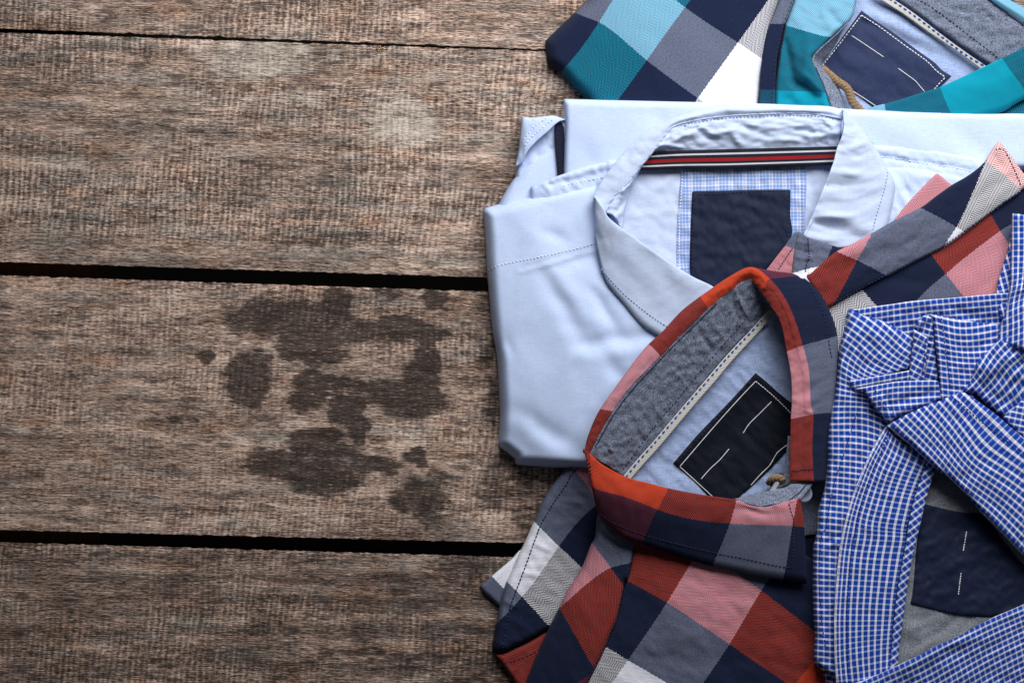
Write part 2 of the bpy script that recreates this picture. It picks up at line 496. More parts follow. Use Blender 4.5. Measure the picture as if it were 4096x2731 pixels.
def mat_tape_stripe(name):
    k = N(name); u, v = k.uv()
    e = k.mul(k.math('PINGPONG', k.mul(v, 22.0), .5), .030)
    t = k.add(u, k.sub(e, .008))
    nv, wh, rd = lin(24, 28, 44), lin(222, 222, 234), lin(160, 14, 22)
    col = k.ramp(t, [(0, nv), (.19, wh), (.28, nv), (.45, rd), (.62, nv), (.75, wh), (.83, nv)], 'CONSTANT')
    rib = k.math('PINGPONG', k.mul(v, 44.0), .5)
    col = k.mix(k.mul(k.sub(.5, rib), .55), col, (0.004, .004, .006, 1))
    return k.done(col, .8, rib, .6, .0004, sheen=.1)
def mat_tape_dash(name):
    k = N(name); u, v = k.uv()
    hb = k.math('PINGPONG', k.add(k.mul(v, 14.0), k.mul(k.math('PINGPONG', u, .5), 3.0)), .5)
    col = k.mix(hb, lin(186, 184, 180), lin(238, 236, 230))
    return k.done(col, .85, hb, .7, .0005, sheen=.1)
def mat_minicheck(name):
    k = N(name); u, v = k.uv()
    def lines(a, ph):
        x = k.math('FRACT', k.add(a, ph))
        w = k.map(k.math('PINGPONG', x, .5), .10, .2)
        return w
    a = lines(u, 0.0); b = lines(v, .3); a2 = lines(k.mul(u, .25), .1); b2 = lines(k.mul(v, .25), .4)
    f = k.add(k.mul(a, .32), k.mul(b, .32)); f = k.add(f, k.add(k.mul(a2, .22), k.mul(b2, .22)))
    col = k.mix(k.math('MINIMUM', f, 1.0), lin(240, 238, 247), lin(118, 150, 208))
    return k.done(col, .88, f, .15, .0001)

def mat_jute(name):
    k = N(name); p = k.pos()
    f = k.noise(k.vec(k.mul(p[0], 900.0), k.mul(p[1], 900.0), k.mul(p[2], 900.0)), 1, 3)
    return k.done(k.mix(f, lin(74, 56, 40), lin(178, 150, 116)), .9, f, .6, .0004, sheen=.1)

# ---- wood: weathered sawn boards, grain along u, saw marks across
def mat_wood(name, grey=.0, warm=.0, sawamt=1.0, dark=0.0):
    k = N(name); u, v = k.uv()                        # millimetres along / across the board
    wy = k.mul(k.sub(k.noise(k.vec(k.mul(u, .02), k.mul(v, .05)), 1, 2), .5), 4.0)
    vv = k.add(v, wy)
    fib = k.noise(k.vec(k.mul(u, .30), k.mul(vv, 4.2)), 1, 3, .6)            # single fibres
    fib2 = k.noise(k.vec(k.mul(u, .10), k.mul(vv, 1.6), 7.0), 1, 4, .62)      # bundles
    us = k.add(u, k.add(k.mul(v, .06), k.mul(k.noise(k.vec(k.mul(u, .008), k.mul(v, .012)), 1, 1), 9.0)))
    saw = k.noise(k.vec(k.mul(us, .46), k.mul(v, .10), 3.0), 1, 2, .5)       # saw marks across
    saw2 = k.noise(k.vec(k.mul(us, .7), k.mul(v, .55), 13.0), 1, 3, .6)
    grain = k.noise(k.vec(k.mul(u, .018), k.mul(vv, 1.9), 17.0), 1, 4, .7)   # long growth lines       # chips in them
    swob = k.noise(k.vec(k.mul(us, .06), k.mul(v, .022), 51.0), 1, 2, .5)
    sawp = k.mul(k.math('PINGPONG', k.add(k.mul(us, .29), k.mul(swob, 1.8)), .5), 2.0)
    sawreg = k.map(k.noise(k.vec(k.mul(u, .009), k.mul(v, .022), 9.0), 1, 2), .40, .60)
    blot = k.noise(k.vec(k.mul(u, .030), k.mul(v, .11), 1.0), 1, 4, .6)
    blot2 = k.noise(k.vec(k.mul(u, .012), k.mul(v, .03), 21.0), 1, 3, .55)
    f1 = k.map(k.add(fib, k.mul(k.sub(fib2, .5), .5)), .43, .59)                # crisp pale flecks on dark
    t = k.add(.49 - dark, k.mul(k.sub(f1, .5), .50))
    t = k.add(t, k.mul(k.sub(fib2, .5), .80))
    t = k.add(t, k.mul(k.sub(grain, .5), .85))
    t = k.add(t, k.mul(k.mul(k.add(k.mul(k.sub(saw, .5), .70), k.add(k.mul(k.mul(k.sub(sawp, .5), saw), .56), k.mul(k.sub(saw2, .5), .9))), sawamt), k.add(.12, k.mul(sawreg, .95))))
    streak = k.noise(k.vec(k.mul(u, .007), k.mul(vv, .16), 33.0), 1, 4, .6)
    t = k.add(t, k.mul(k.sub(streak, .5), .85))
    t = k.add(t, k.mul(k.sub(blot, .5), .80))
    t = k.add(t, k.mul(k.sub(blot2, .5), .45))
    wcol = k.ramp(t, [(.02, lin(60, 50, 46)), (.26, lin(99, 83, 75)), (.48, lin(144, 121, 109)), (.70, lin(201, 172, 155)), (.98, lin(244, 218, 200))])
    gcol = k.ramp(t, [(.02, lin(58, 51, 48)), (.26, lin(92, 82, 77)), (.48, lin(130, 119, 111)), (.72, lin(172, 160, 150)), (1.0, lin(208, 198, 188))])
    gf = k.map(k.add(k.noise(k.vec(k.mul(u, .02), k.mul(v, .10), 40.0), 1, 4, .6), grey), .46, .74)
    col = k.mix(gf, wcol, gcol)
    # rusty / ochre breath
    och = k.map(k.noise(k.vec(k.mul(u, .03), k.mul(v, .07), 60.0), 1, 3), .52, .75, 0, .5 + warm)
    col = k.mix(och, col, k.mix(1.0, col, lin(240, 206, 172), 'MULTIPLY'))
    # small spindle-shaped knots of dark weathering
    vo = k.n('ShaderNodeTexVoronoi', feature='F1', voronoi_dimensions='2D')
    k.put(vo.inputs['Vector'], k.vec(k.add(k.mul(u, .045), k.mul(k.sub(fib2, .5), .35)), k.add(k.mul(v, .20), k.mul(k.sub(fib, .5), .25)))); vo.inputs['Scale'].default_value = 1
    sp = k.map(vo.outputs['Distance'], .34, .16)
    rnd = k.n('ShaderNodeSeparateColor'); k.t.links.new(vo.outputs['Color'], rnd.inputs[0])
    sp = k.mul(sp, k.map(rnd.outputs[0], .55, .9))
    col = k.mix(k.mul(sp, .62), col, lin(66, 59, 57))
    # pale worn patches
    lt = k.map(k.add(k.attr('worn'), k.mul(k.sub(k.add(k.mul(fib2, .6), k.mul(blot, .6)), .6), 2.2)), .30, 1.0)
    pale = k.ramp(k.add(t, .12), [(.15, lin(120, 108, 99)), (.5, lin(186, 173, 160)), (.9, lin(222, 210, 198))])
    col = k.mix(k.mul(lt, .82), col, pale)
    # dark oil stains and painted shade beside the shirts, pale fibres showing through
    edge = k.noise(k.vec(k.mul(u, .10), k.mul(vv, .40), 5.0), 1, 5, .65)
    st = k.map(k.add(k.attr('stain_shade'), k.mul(k.sub(edge, .5), 1.35)), .26, .66)
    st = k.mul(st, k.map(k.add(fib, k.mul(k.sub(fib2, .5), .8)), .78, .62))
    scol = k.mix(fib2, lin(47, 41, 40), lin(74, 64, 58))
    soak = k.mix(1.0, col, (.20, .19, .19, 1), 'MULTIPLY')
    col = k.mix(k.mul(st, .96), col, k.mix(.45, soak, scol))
    # worm holes
    vw = k.n('ShaderNodeTexVoronoi', feature='F1', voronoi_dimensions='2D')
    k.put(vw.inputs['Vector'], k.vec(k.mul(u, .42), k.mul(v, .46))); vw.inputs['Scale'].default_value = 1
    wr = k.n('ShaderNodeSeparateColor'); k.t.links.new(vw.outputs['Color'], wr.inputs[0])
    hole = k.mul(k.map(vw.outputs['Distance'], .22, .12), k.map(k.mul(wr.outputs[0], k.attr('holes')), .45, .55))
    col = k.mix(hole, col, lin(18, 15, 14))
    # hairline cracks along the grain
    ck = k.noise(k.vec(k.mul(u, .035), k.mul(vv, .55), 80.0), 1, 3, .6)
    crk = k.mul(k.map(k.math('ABSOLUTE', k.sub(ck, .5)), .020, .004), k.map(k.noise(k.vec(k.mul(u, .02), k.mul(v, .05), 90.0), 1, 2), .47, .58))
    col = k.mix(k.mul(crk, .7), col, lin(38, 31, 28))
    h = k.add(k.add(k.mul(fib, 1.0), k.mul(fib2, .6)), k.add(k.mul(saw, .9), k.mul(k.add(hole, crk), -1.2)))
    return k.done(col, .82, h, .55, .0007, sheen=0.0, spec=.22)

M = {}
M['teal'] = mat_plaid('teal_plaid', lin(0, 138, 164))
M['red'] = mat_plaid('red_plaid', lin(180, 62, 38), weft=lin(27, 30, 45))
M['gingham'] = mat_gingham('blue_gingham')
M['sky'] = mat_plain('pale_blue_poplin', lin(182, 204, 246), lin(208, 223, 252))
M['sky_collar'] = mat_plain('pale_blue_collar', lin(178, 195, 228), lin(205, 217, 242))
M['denim'] = mat_plain('light_denim_lining', lin(118, 142, 190), lin(182, 198, 232))
M['chambray'] = mat_chambray('grey_chambray', lin(46, 53, 70), lin(150, 160, 184))
M['chambray_pale'] = mat_chambray('pale_grey_chambray', lin(72, 78, 88), lin(158, 163, 172), 1.1)
M['label'] = mat_solid('navy_satin_label', lin(33, 45, 80), .6, .2, spec=.12)
M['label_dark'] = mat_solid('dark_navy_satin_label', lin(18, 28, 54), .6, .2, spec=.12)
M['label_black'] = mat_solid('blackish_navy_satin_label', lin(11, 16, 31), .6, .2, spec=.10)
M['navy'] = mat_solid('navy_cotton', lin(28, 33, 52))
M['tape'] = mat_tape_stripe('striped_neck_tape')
M['tape_dash'] = mat_tape_dash('white_herringbone_tape')
M['check'] = mat_minicheck('small_check_facing')
M['jute'] = mat_jute('jute')
M['t_navy'] = mat_solid('navy_thread', lin(34, 38, 74), .6)
M['t_white'] = mat_solid('white_thread', lin(232, 232, 236), .6, .08)
M['t_sky'] = mat_solid('pale_blue_thread', lin(228, 236, 250), .6, .05)
M['t_grey'] = mat_solid('blue_grey_thread', lin(150, 168, 204), .6, .1)
M['t_blue'] = mat_solid('blue_thread', lin(36, 84, 178), .6, .1)
M['t_royal'] = mat_solid('royal_thread', lin(16, 46, 140), .6, .1)
# ------------------------------------------------------------------ the table: sawn boards on cross beams
table = empty('wooden_table', tuple(P(2048, 1365, -25.0)), 'weathered brown plank table top with wide dark gaps between its boards', 'table')

def ell(x, y, s, soft=.42):
    """union of soft ellipses 'x,y,rx,ry' (region units)"""
    r = np.zeros_like(x)
    for reg, toks in s:
        x0, y0, k = REG[reg]
        for t in toks.split():
            a = [float(q) for q in t.split(',')]
            d = np.sqrt(((x - x0 - a[0] * k) / (a[2] * 1.13 * k)) ** 2 + ((y - y0 - a[1] * k) / (a[3] * 1.13 * k)) ** 2)
            amt = a[4] if len(a) > 4 else 1.0
            r = np.maximum(r, amt * np.clip((1 + soft - d) / (2 * soft), 0, 1))
    return r
STAIN_SHADE = [(13, '330,520,280,130 620,540,240,130 860,440,130,130 880,620,200,110 200,900,160,110 170,1040,160,150 200,1150,90,80 640,760,230,90 '
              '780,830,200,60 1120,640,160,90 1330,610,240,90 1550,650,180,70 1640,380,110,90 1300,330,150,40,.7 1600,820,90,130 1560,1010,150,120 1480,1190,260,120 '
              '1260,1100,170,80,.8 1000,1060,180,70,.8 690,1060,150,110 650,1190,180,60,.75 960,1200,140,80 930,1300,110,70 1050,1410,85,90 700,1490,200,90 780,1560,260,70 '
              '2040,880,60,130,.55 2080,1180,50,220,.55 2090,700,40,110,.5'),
         (0, '640,1060,70,35,.85 740,1095,80,35 860,1065,60,22,.8 600,1075,50,18,.6 965,1140,60,38 950,1050,30,16,.8 1000,1090,26,26,.6 1160,1120,80,60,.5 1215,1180,50,60,.5 '  # last blobs: shade left of the shirts, painted in along with real stain
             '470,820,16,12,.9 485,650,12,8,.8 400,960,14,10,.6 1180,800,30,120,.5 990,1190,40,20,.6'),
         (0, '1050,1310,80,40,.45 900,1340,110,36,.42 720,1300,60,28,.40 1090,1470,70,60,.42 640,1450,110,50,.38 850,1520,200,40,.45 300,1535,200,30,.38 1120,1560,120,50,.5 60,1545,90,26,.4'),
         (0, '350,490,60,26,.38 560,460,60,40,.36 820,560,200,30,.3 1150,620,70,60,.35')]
WORN = [(0, '590,135,120,46 500,130,50,30,.7 660,160,60,30,.7 640,235,110,24,.6 930,285,75,52 870,250,60,24,.6 900,330,60,20,.5 1120,260,60,50,.4 560,210,60,20,.45 1040,470,60,60,.35'),
        (0, '160,690,200,26,.35 330,700,120,20,.4 640,1000,120,30,.4 980,1010,60,40,.45 700,980,90,24,.4')]
HOLES = [(0, '725,1296,26,14 875,1310,40,22 855,1335,30,18 1050,1275,40,14 1090,1330,60,50,.8 900,1370,60,40,.5 730,1365,40,26,.5 320,1150,60,14,.6')]

def plank(top, bot, mat, seed, xr=(-1400, 5600), vis=(-60, 2420), step=14, fine=True):
    """top/bot: functions giving the board's two edges (plan px) at x"""
    xs = np.r_[np.arange(xr[0], vis[0], 120), np.arange(vis[0], vis[1], 7 if fine else 120), np.arange(vis[1], xr[1], 60)]
    yt = top(xs) + (3.0 * perlin(xs / 40, xs * 0 + seed) + 2.4 * perlin(xs / 17, xs * 0 + seed + 9) + 3.0 * np.maximum(0, perlin(xs / 60, xs * 0 + seed + 70) - .35) * 4 if fine else 0)
    yb = bot(xs) + (3.0 * perlin(xs / 45, xs * 0 + seed + 40) + 2.4 * perlin(xs / 18, xs * 0 + seed + 50) - 3.0 * np.maximum(0, perlin(xs / 70, xs * 0 + seed + 80) - .35) * 4 if fine else 0)
    nrow = int(max(8, (yb - yt).mean() / (step if fine else 90)))
    f = np.linspace(0, 1, nrow)
    Wd = (yb - yt)
    cols = []
    # cross-section from the far lower edge over the top to the near lower edge
    for (frac, px, z) in [(0, 3, -26), (0, 0, -13), (0, .6, -1.2), (0, 2, -.25)]:
        cols.append((yt + px, z + 0 * xs))
    for a in f[1:-1]:
        yy = yt + 4 + (Wd - 8) * a
        rough = .10 * perlin(xs / 24, yy / 160, seed) + .25 * perlin(xs / 300, yy / 120, seed + 3)
        cols.append((yy, rough))
    for (px, z) in [(2, -.25), (.6, -1.2), (0, -13), (3, -26)]:
        cols.append((yb - px, z + 0 * xs))
    X = np.tile(xs, len(cols)); Y = np.concatenate([c[0] for c in cols]); Z = np.concatenate([c[1] for c in cols])
    W = P(X, Y, Z); n = len(xs)
    F = [(i * n + j, (i + 1) * n + j, (i + 1) * n + j + 1, i * n + j + 1) for i in range(len(cols) - 1) for j in range(n - 1)]
    m = len(cols)
    F += [((m - 1) * n + j, j, j + 1, (m - 1) * n + j + 1) for j in range(n - 1)]
    for j in (0, n - 1):
        e = tuple(i * n + j for i in range(m)); F.append(e if j else e[::-1])
    mm = 0.1465
    sl = .033
    U = (X + sl * (Y - 1300)) * mm + seed * 317; Vv = (Y - sl * X) * mm + seed * 91 - Z
    me = mesh('plank', W, F, np.stack([U, Vv], -1))
    me.set_sharp_from_angle(angle=math.radians(32))
    for nm, spec in (('stain_shade', STAIN_SHADE), ('worn', WORN), ('holes', HOLES)):
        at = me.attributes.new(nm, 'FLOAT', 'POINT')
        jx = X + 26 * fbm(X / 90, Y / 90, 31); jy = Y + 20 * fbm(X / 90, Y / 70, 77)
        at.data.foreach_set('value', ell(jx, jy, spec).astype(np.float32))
    return link('plank', me, mat, table)
L = lambda y0, y1, x1: (lambda x: y0 + (y1 - y0) * x / x1)
wood1 = mat_wood('sawn_board_brown', .02, .1)
wood2 = mat_wood('sawn_board_grey', .06, .0)
wood3 = mat_wood('sawn_board_stained', .0, .05, .75, -.02)
wood4 = mat_wood('sawn_board_dark', .02, .0, .8, .13)
g1a, g1b = L(116, 201, 2190), L(131, 206, 2190)
g2a, g2b = L(1049, 1111, 1950), L(1101, 1166, 1950)
g3a, g3b = L(2120, 2171, 2060), L(2167, 2227, 2060)
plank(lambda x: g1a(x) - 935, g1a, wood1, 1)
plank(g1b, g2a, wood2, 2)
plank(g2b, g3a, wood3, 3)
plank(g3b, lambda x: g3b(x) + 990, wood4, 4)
plank(lambda x: g1a(x) - 1900, lambda x: g1a(x) - 965, wood1, 5, fine=False)
plank(lambda x: g3b(x) + 1030, lambda x: g3b(x) + 2000, wood4, 6, fine=False)

def beam(x0, x1):
    c = [P(x, y, z) for z in (-26.6, -90) for (x, y) in ((x0, -2200), (x1, -2200), (x1, 4600), (x0, 4600))]
    me = bpy.data.meshes.new('cross_beam'); bm = bmesh.new()
    v = [bm.verts.new(Vector(q)) for q in c]
    for f in ((3, 2, 1, 0), (4, 5, 6, 7), (0, 1, 5, 4), (1, 2, 6, 5), (2, 3, 7, 6), (3, 0, 4, 7)): bm.faces.new([v[i] for i in f])
    bmesh.ops.bevel(bm, geom=bm.edges[:], offset=.002, segments=2, affect='EDGES', profile=.5)
    bm.to_mesh(me); bm.free()
    k = link('cross_beam', me, M_beam, table)
k = N('beam_wood'); p_ = k.pos()
M_beam = k.done(k.mix(k.noise(k.vec(k.mul(p_[0], 400.0), k.mul(p_[1], 40.0)), 1, 3), lin(96, 70, 50), lin(160, 122, 90)), .85)
beam(-330, 400)
beam(4300, 5000)
# floor far below the boards
fl = mesh('floor', [(-3, -3, -.72), (3, -3, -.72), (3, 3, -.72), (-3, 3, -.72)], [(0, 1, 2, 3)])
k = N('dark_floor'); p_ = k.pos()
fm = k.done(k.mix(k.noise(k.vec(*p_), 9, 4), lin(26, 23, 21), lin(48, 43, 40)), .9, sheen=0)
fo = link('floor', fl, fm, None); fo['kind'] = 'structure'

# bead of clear resin by the top joint
def bead():
    bm = bmesh.new(); bmesh.ops.create_uvsphere(bm, u_segments=28, v_segments=16, radius=1)
    c = P(1525, 197, 0.0)
    for v in bm.verts:
        a = math.atan2(v.co.y, v.co.x); r = 1 + .10 * math.cos(2 * a + .6) + .05 * math.cos(3 * a)
        z = v.co.z if v.co.z > 0 else v.co.z * .25
        v.co = Vector(c) + Vector((v.co.x * r * .0032, v.co.y * r * .0021, z * .0013 + .0001))
    me = bpy.data.meshes.new('resin_bead'); bm.to_mesh(me); bm.free()
    me.polygons.foreach_set('use_smooth', np.ones(len(me.polygons), bool))
    k = N('clear_resin'); m = k.done(lin(240, 222, 204), .04, sheen=0, spec=.5, **{'Transmission Weight': 1.0, 'IOR': 1.45})
    o = link('resin_bead', me, m, None)
    o['label'] = 'small clear glossy bead of resin on the board below the upper joint'; o['category'] = 'bead'
bead()
# ------------------------------------------------------------------ teal checked shirt (top)
teal = empty('checked_shirt', tuple(P(3200, 300, 0.0)), 'teal, navy and white checked shirt tucked under the pale blue shirt, collar open', 'shirt', 'folded shirts on the table')
T_body = patch('front_panel', teal, M['teal'],
    'r1 960,-260 900,-40 800,80 640,232 548,322 552,420 562,480 600,525 680,582 765,680 870,778 960,900 1200,1100 1900,1100 2215,1000 2228,830 2240,700 2252,600 2290,440 2345,180 2400,0 2450,-260',
    'r1 600,400,11 900,100,14 1300,300,17 1700,500,18 2250,300,17 2250,800,17 1000,700,14 1700,0,18',
    r=52, drop=13, uv='r1 975,175,1,1 1350,475,2,1 1750,770,3,1 1650,60,2,2 2065,335,3,2 680,565,1,.1 1120,790,2,.2 2250,460,3.45,2 800,80,.5,1.05 1100,0,1.03,1.42 560,420,.4,.1',
    ridges=[(2100, 60, 2260, 380, .8, 60), (2500, 20, 2650, 300, .7, 80), (2800, 60, 2950, 330, -.6, 70)], noise=[(.5, 260, 160, 40, 3)], thick=1)
T_strip = patch('shoulder_seam', teal, M['teal'],
    'r2 262,900 276,700 292,460 330,250 440,-20 460,-160 580,-160 548,-20 500,120 462,210 435,330 410,450 398,600 396,750 398,900',
    'r2 330,700,15.5 400,200,16 300,450,15.5 420,600,17 480,100,17 340,0,15', r=8, drop=1.0, step=8, uv='r2 330,702,2.5,0 420,187,2.5,1 430,702,2.7,0',
    noise=[(.35, 26, 90, 0, 8)])
T_shoulder = patch('shoulder_panel', teal, M['teal'],
    'r2 398,900 398,700 405,560 418,430 440,320 470,205 510,100 550,-20 580,-160 1060,-160 1032,0 1005,115 965,178 900,230 740,388 700,430 686,452 692,500 712,545 760,640 800,740 835,840 850,900',
    'r2 420,500,16.5 500,100,17.5 800,0,19.5 1000,100,21 700,300,21 690,460,25 550,600,19 440,800,18 820,830,22 720,560,25',
    r=16, drop=4, step=8, uv='r2 480,200,1.0,1 740,275,1.55,1 820,290,1.72,1 395,705,1.0,0 680,715,1.55,0 560,715,1.3,0 560,0,1.1,1.42 1000,60,1.9,1.5',
    ridges=[(3140, 175, 3180, 330, -3.0, 17), (3180, 330, 3275, 380, -3.2, 16), (3235, 175, 3215, 300, 2.2, 22), (3215, 300, 3290, 370, 2.0, 18), (3260, 330, 3300, 410, 1.5, 14),
            (3150, 330, 3200, 410, 1.3, 20), (3330, 70, 3380, 110, -1.6, 14), (3300, 60, 3330, 130, 1.0, 20), (3170, 60, 3230, 100, .8, 30)], noise=[(.5, 60, 40, 20, 5)])
stitch(T_strip, 'r2 535,-20 490,110 452,215 420,340 398,450 385,600 372,740 362,840', M['t_navy'], 13, 5)
T_lining = patch('yoke_lining', teal, M['denim'], 'r2 1000,-120 1300,-100 1700,180 2100,500 2050,760 1750,900 1100,900 800,820 740,520 900,220', 'r2 1000,0,9 1400,200,10 1900,480,10 1500,800,8 900,600,8',
    r=4, drop=.3, ridges=[(3480, 60, 3760, 180, 1.6, 26), (3440, 80, 3700, 210, -1.2, 22), (3300, 60, 3360, 200, .7, 30)], noise=[(.6, 120, 60, 33, 6)])
T_facing = loft('inner_facing', teal, M['chambray'], ['r2 965,180,20 880,270,20 800,340,21 740,392,22 692,455,22 700,510,22 770,650,21 840,840,20 870,920,20',
    'r2 940,205,12 890,310,11 840,390,11 800,450,11 765,500,11 800,570,12 870,635,13 930,800,14 960,920,14'], nv=8, noise=[(.4, 40, 40, 0, 2)])
stitch(T_facing, 'r2 712,530 745,610 790,720 830,830 845,860', M['t_navy'], 9, 2, .35)
stitch(T_facing, 'r2 950,195 860,290 760,385 705,440', M['t_navy'], 9, 3, .25)
T_label = patch('neck_label', teal, M['label'], 'r2 1070,85 1180,165 1330,265 1500,390 1640,490 1700,550 1775,597 1640,740 1500,960 1300,930 1000,720 860,620 752,528 880,350', ('on', T_lining, .9, 9),
    r=5, drop=.6, step=9, corner=40, ridges=[(3640, 200, 3720, 330, .7, 40), (3450, 260, 3560, 330, .8, 40)])
for s in ('r2 1070,122 990,225 900,345 820,445 758,527', 'r2 1070,122 1200,205 1320,292 1440,380 1580,480 1660,560 1720,607 1690,645 1635,708'):
    stitch(T_label, s, M['t_white'], 12, 1.5, .32, parent=T_label)
for s in ('r2 990,280 1100,352 1245,450', 'r2 1355,536 1430,590 1490,635 1530,680 1566,722', 'r2 1000,715 1090,772 1190,838'):
    thread(T_label, s, M['t_white'], .24)
# jute hanging loop
def twist(name, parent, s, rad, z0, turns, hairs=26):
    q = np.array(pts(s)); c = resample(cr(q, 60), 4); base = P(c[:, 0], c[:, 1], c[:, 2] if c.shape[1] > 2 else z0 + 0 * c[:, 0])
    t = np.gradient(base, axis=0); t /= np.linalg.norm(t, axis=1)[:, None]
    s_ = np.cross(t, [0, 0, 1.0]); s_ /= np.linalg.norm(s_, axis=1)[:, None]; w = np.cross(s_, t)
    paths = []
    for k in range(3):
        a = np.linspace(0, turns * 2 * math.pi, len(base)) + k * 2.094
        paths.append(base + (s_ * np.cos(a)[:, None] + w * np.sin(a)[:, None]) * rad * .55e-3)
    V, F = tube_mesh(paths, rad * .62e-3, 8)
    rnd = random.Random(3); hp = []
    for i in range(hairs):
        b = base[rnd.randrange(len(base))]; d = Vector((rnd.uniform(-1, 1), rnd.uniform(-1, 1), rnd.uniform(.1, 1))).normalized()
        d = np.array(d); e = np.array([rnd.uniform(-1, 1), rnd.uniform(-1, 1), rnd.uniform(-.5, .5)])
        n = np.linspace(0, 1, 6)[:, None]; hp.append(b + d * n * rad * 2.4e-3 + e * (n ** 2) * rad * 1.6e-3)
    V2, F2 = tube_mesh(hp, .05e-3, 4); o = len(V)
    me = mesh(name, list(V) + list(V2), F + [tuple(i + o for i in f) for f in F2])
    return link(name, me, M['jute'], parent)
twist('hanger_loop', teal, 'r2 760,540,12 880,640,14 960,700,16 1000,800,16 1060,870,14 1110,960,10', 2.3, 14, 7, 60)
T_tape = loft('neck_tape', teal, M['tape_dash'], ['r2 1180,-80,14.6 1340,10,14.6 1500,120,14.6 1700,275,14.6 1900,420,14.6 2060,530,14.4 2120,590,14.2', 'r2 1130,-60,14.2 1230,5,14.2 1400,112,14.2 1600,255,14.2 1830,410,14.2 2005,540,14 2080,600,14'],
    vs=[0, .8, 1.8, 3, 4.2, 5.2, 5.6], nv=6)
stitch(T_tape, 'r2 1290,-10 1400,65 1560,180 1720,305 1880,425 2050,528', M['t_blue'], 15, 9, .5)
T_band = loft('collar_band', teal, M['chambray'], ['r2 1220,-90,15.2 1370,5,15.2 1540,120,15.2 1720,255,15.2 1910,390,15.2 2095,510,15.2 2200,580,15', 'r2 1500,-200,19 1700,-20,19 1860,90,19 2020,190,19 2180,300,19 2300,400,18.5 2400,480,18',
    'r2 1900,-120,22 2050,-15,22.5 2150,60,22.5 2250,125,22.5 2344,192,22.5 2440,260,22.5 2540,330,22'], nv=20, noise=[(.7, 46, 30, 35, 4), (.4, 20, 20, 0, 9)])
stitch(T_band, 'r2 1500,-10 1620,60 1760,160 1900,270 2040,375 2160,470', M['t_navy'], 12, 5, .3)
stitch(T_band, 'r2 1370,15 1540,130 1720,262 1910,396 2080,505', M['t_navy'], 9, 2, .35)
stitch(T_band, 'r2 2062,-5 2150,68 2250,134 2344,202', M['t_navy'], 9, 1, .45)
T_fold = loft('collar_fold', teal, M['teal'], ['r2 1900,-125,22.9 2050,-20,23.3 2150,55,23.3 2250,120,23.3 2344,186,23.3 2440,255,23.3', 'r2 1980,-140,24 2120,-20,24.5 2220,45,24.8 2310,100,24.8 2400,155,24.8 2500,215,24.8', 'r2 2080,-170,18 2210,-20,18 2290,30,18 2360,70,18 2430,110,18 2530,170,18'],
    us=[1.15, 1.4, 1.75], vs=[1.0, 1.3, 1.55, 1.8, 2.02, 2.3], nv=12)
T_leaf = loft('collar_leaf', teal, M['teal'], ['r2 1100,880,16 1180,842,18 1350,800,20 1500,752,21 1700,690,22 1880,612,23 2050,532,25 2200,460,27 2344,392,29 2480,330,30', 'r2 1150,960,18 1300,900,20 1450,870,21.5 1620,830,22.5 1800,790,23.5 1960,730,24.5 2120,670,25.5 2270,610,27 2420,560,28 2540,500,29',
    'r2 1200,1050,19 1380,1000,20 1550,980,21 1720,950,21.5 1900,930,22 2050,900,22 2180,876,22.5 2270,822,23 2344,780,23.5 2500,690,24'],
    uv='r2 1255,825,1.3,2 1690,690,1.1,3 1770,880,1.6,3 2190,480,1.1,4 2340,690,1.7,4 1300,1000,1.8,2.05', nv=18, roll0=(7, 5), ridges=[(3560, 420, 3800, 330, .8, 18), (3900, 300, 4050, 250, -.8, 24)], noise=[(.6, 70, 40, -25, 12)], thick=1.2)
T_low = patch('back_panel', teal, M['teal'], 'r2 1900,1000 2080,930 2200,870 2344,790 2600,640 2800,1100 1900,1200', 20, r=4, drop=.3, uv='r2 2200,870,1.2,0.2 2344,790,1.2,.5 2344,900,1.4,.3')
stitch(T_low, 'r2 2160,884 2250,838 2344,786', M['t_navy'], 10, 2, .4, off=.3)
T_fill = patch('under_layer', teal, M['teal'], 'r1 1500,100 2300,-200 r2 900,-200 1500,-250 2100,-250 2240,-20 2330,60 2500,160 2500,1000 r1 1500,1100', 6, r=30, drop=5.9, step=20, uv='r2 0,0,2,2.2 500,0,3,2.2 0,500,2,1.2')
# ------------------------------------------------------------------ pale blue shirt (middle)
sky = empty('dress_shirt', tuple(P(2600, 1200, 0.0)), 'plain pale blue shirt with a navy, white and red striped neck tape', 'shirt', 'folded shirts on the table')
ws = M['sky']; wc = M['sky_collar']
S_back = patch('back_panel', sky, ws,
    'r1 692,776 760,778 900,781 1300,790 1750,800 2050,812 r2 300,838 800,846 1100,860 1500,873 2000,882 2344,886 2600,890 2600,1330 1700,1320 1250,1250 1000,1100 r2 300,1080 r1 1800,1090 1560,1130 1300,1340 1150,1600 690,1700 688,1400 692,1200 697,1000 695,880',
    'r1 760,900,20 1500,900,24 1200,1300,22 r2 600,950,25 1500,1000,26 2344,1000,25 2000,1600,25 r1 760,1500,19',
    r=20, drop=11, ridges=[(2300, 480, 2420, 620, .8, 60), (2560, 470, 2700, 500, -.6, 50), (3520, 470, 3800, 640, .9, 70), (3850, 540, 4000, 660, -.9, 40), (3700, 520, 3780, 640, -.6, 40), (2350, 560, 2380, 680, -.5, 40)], noise=[(.5, 340, 240, 30, 2)], thick=1)
S_under = patch('under_layer', sky, ws, 'r1 760,860 2300,900 r2 2500,950 2500,1700 r6 900,400 r5 1200,1100 400,1100 r5 250,600 r3 200,900 r3 150,350 r1 380,1300 720,1000', 12, r=30, drop=11.8, step=22)
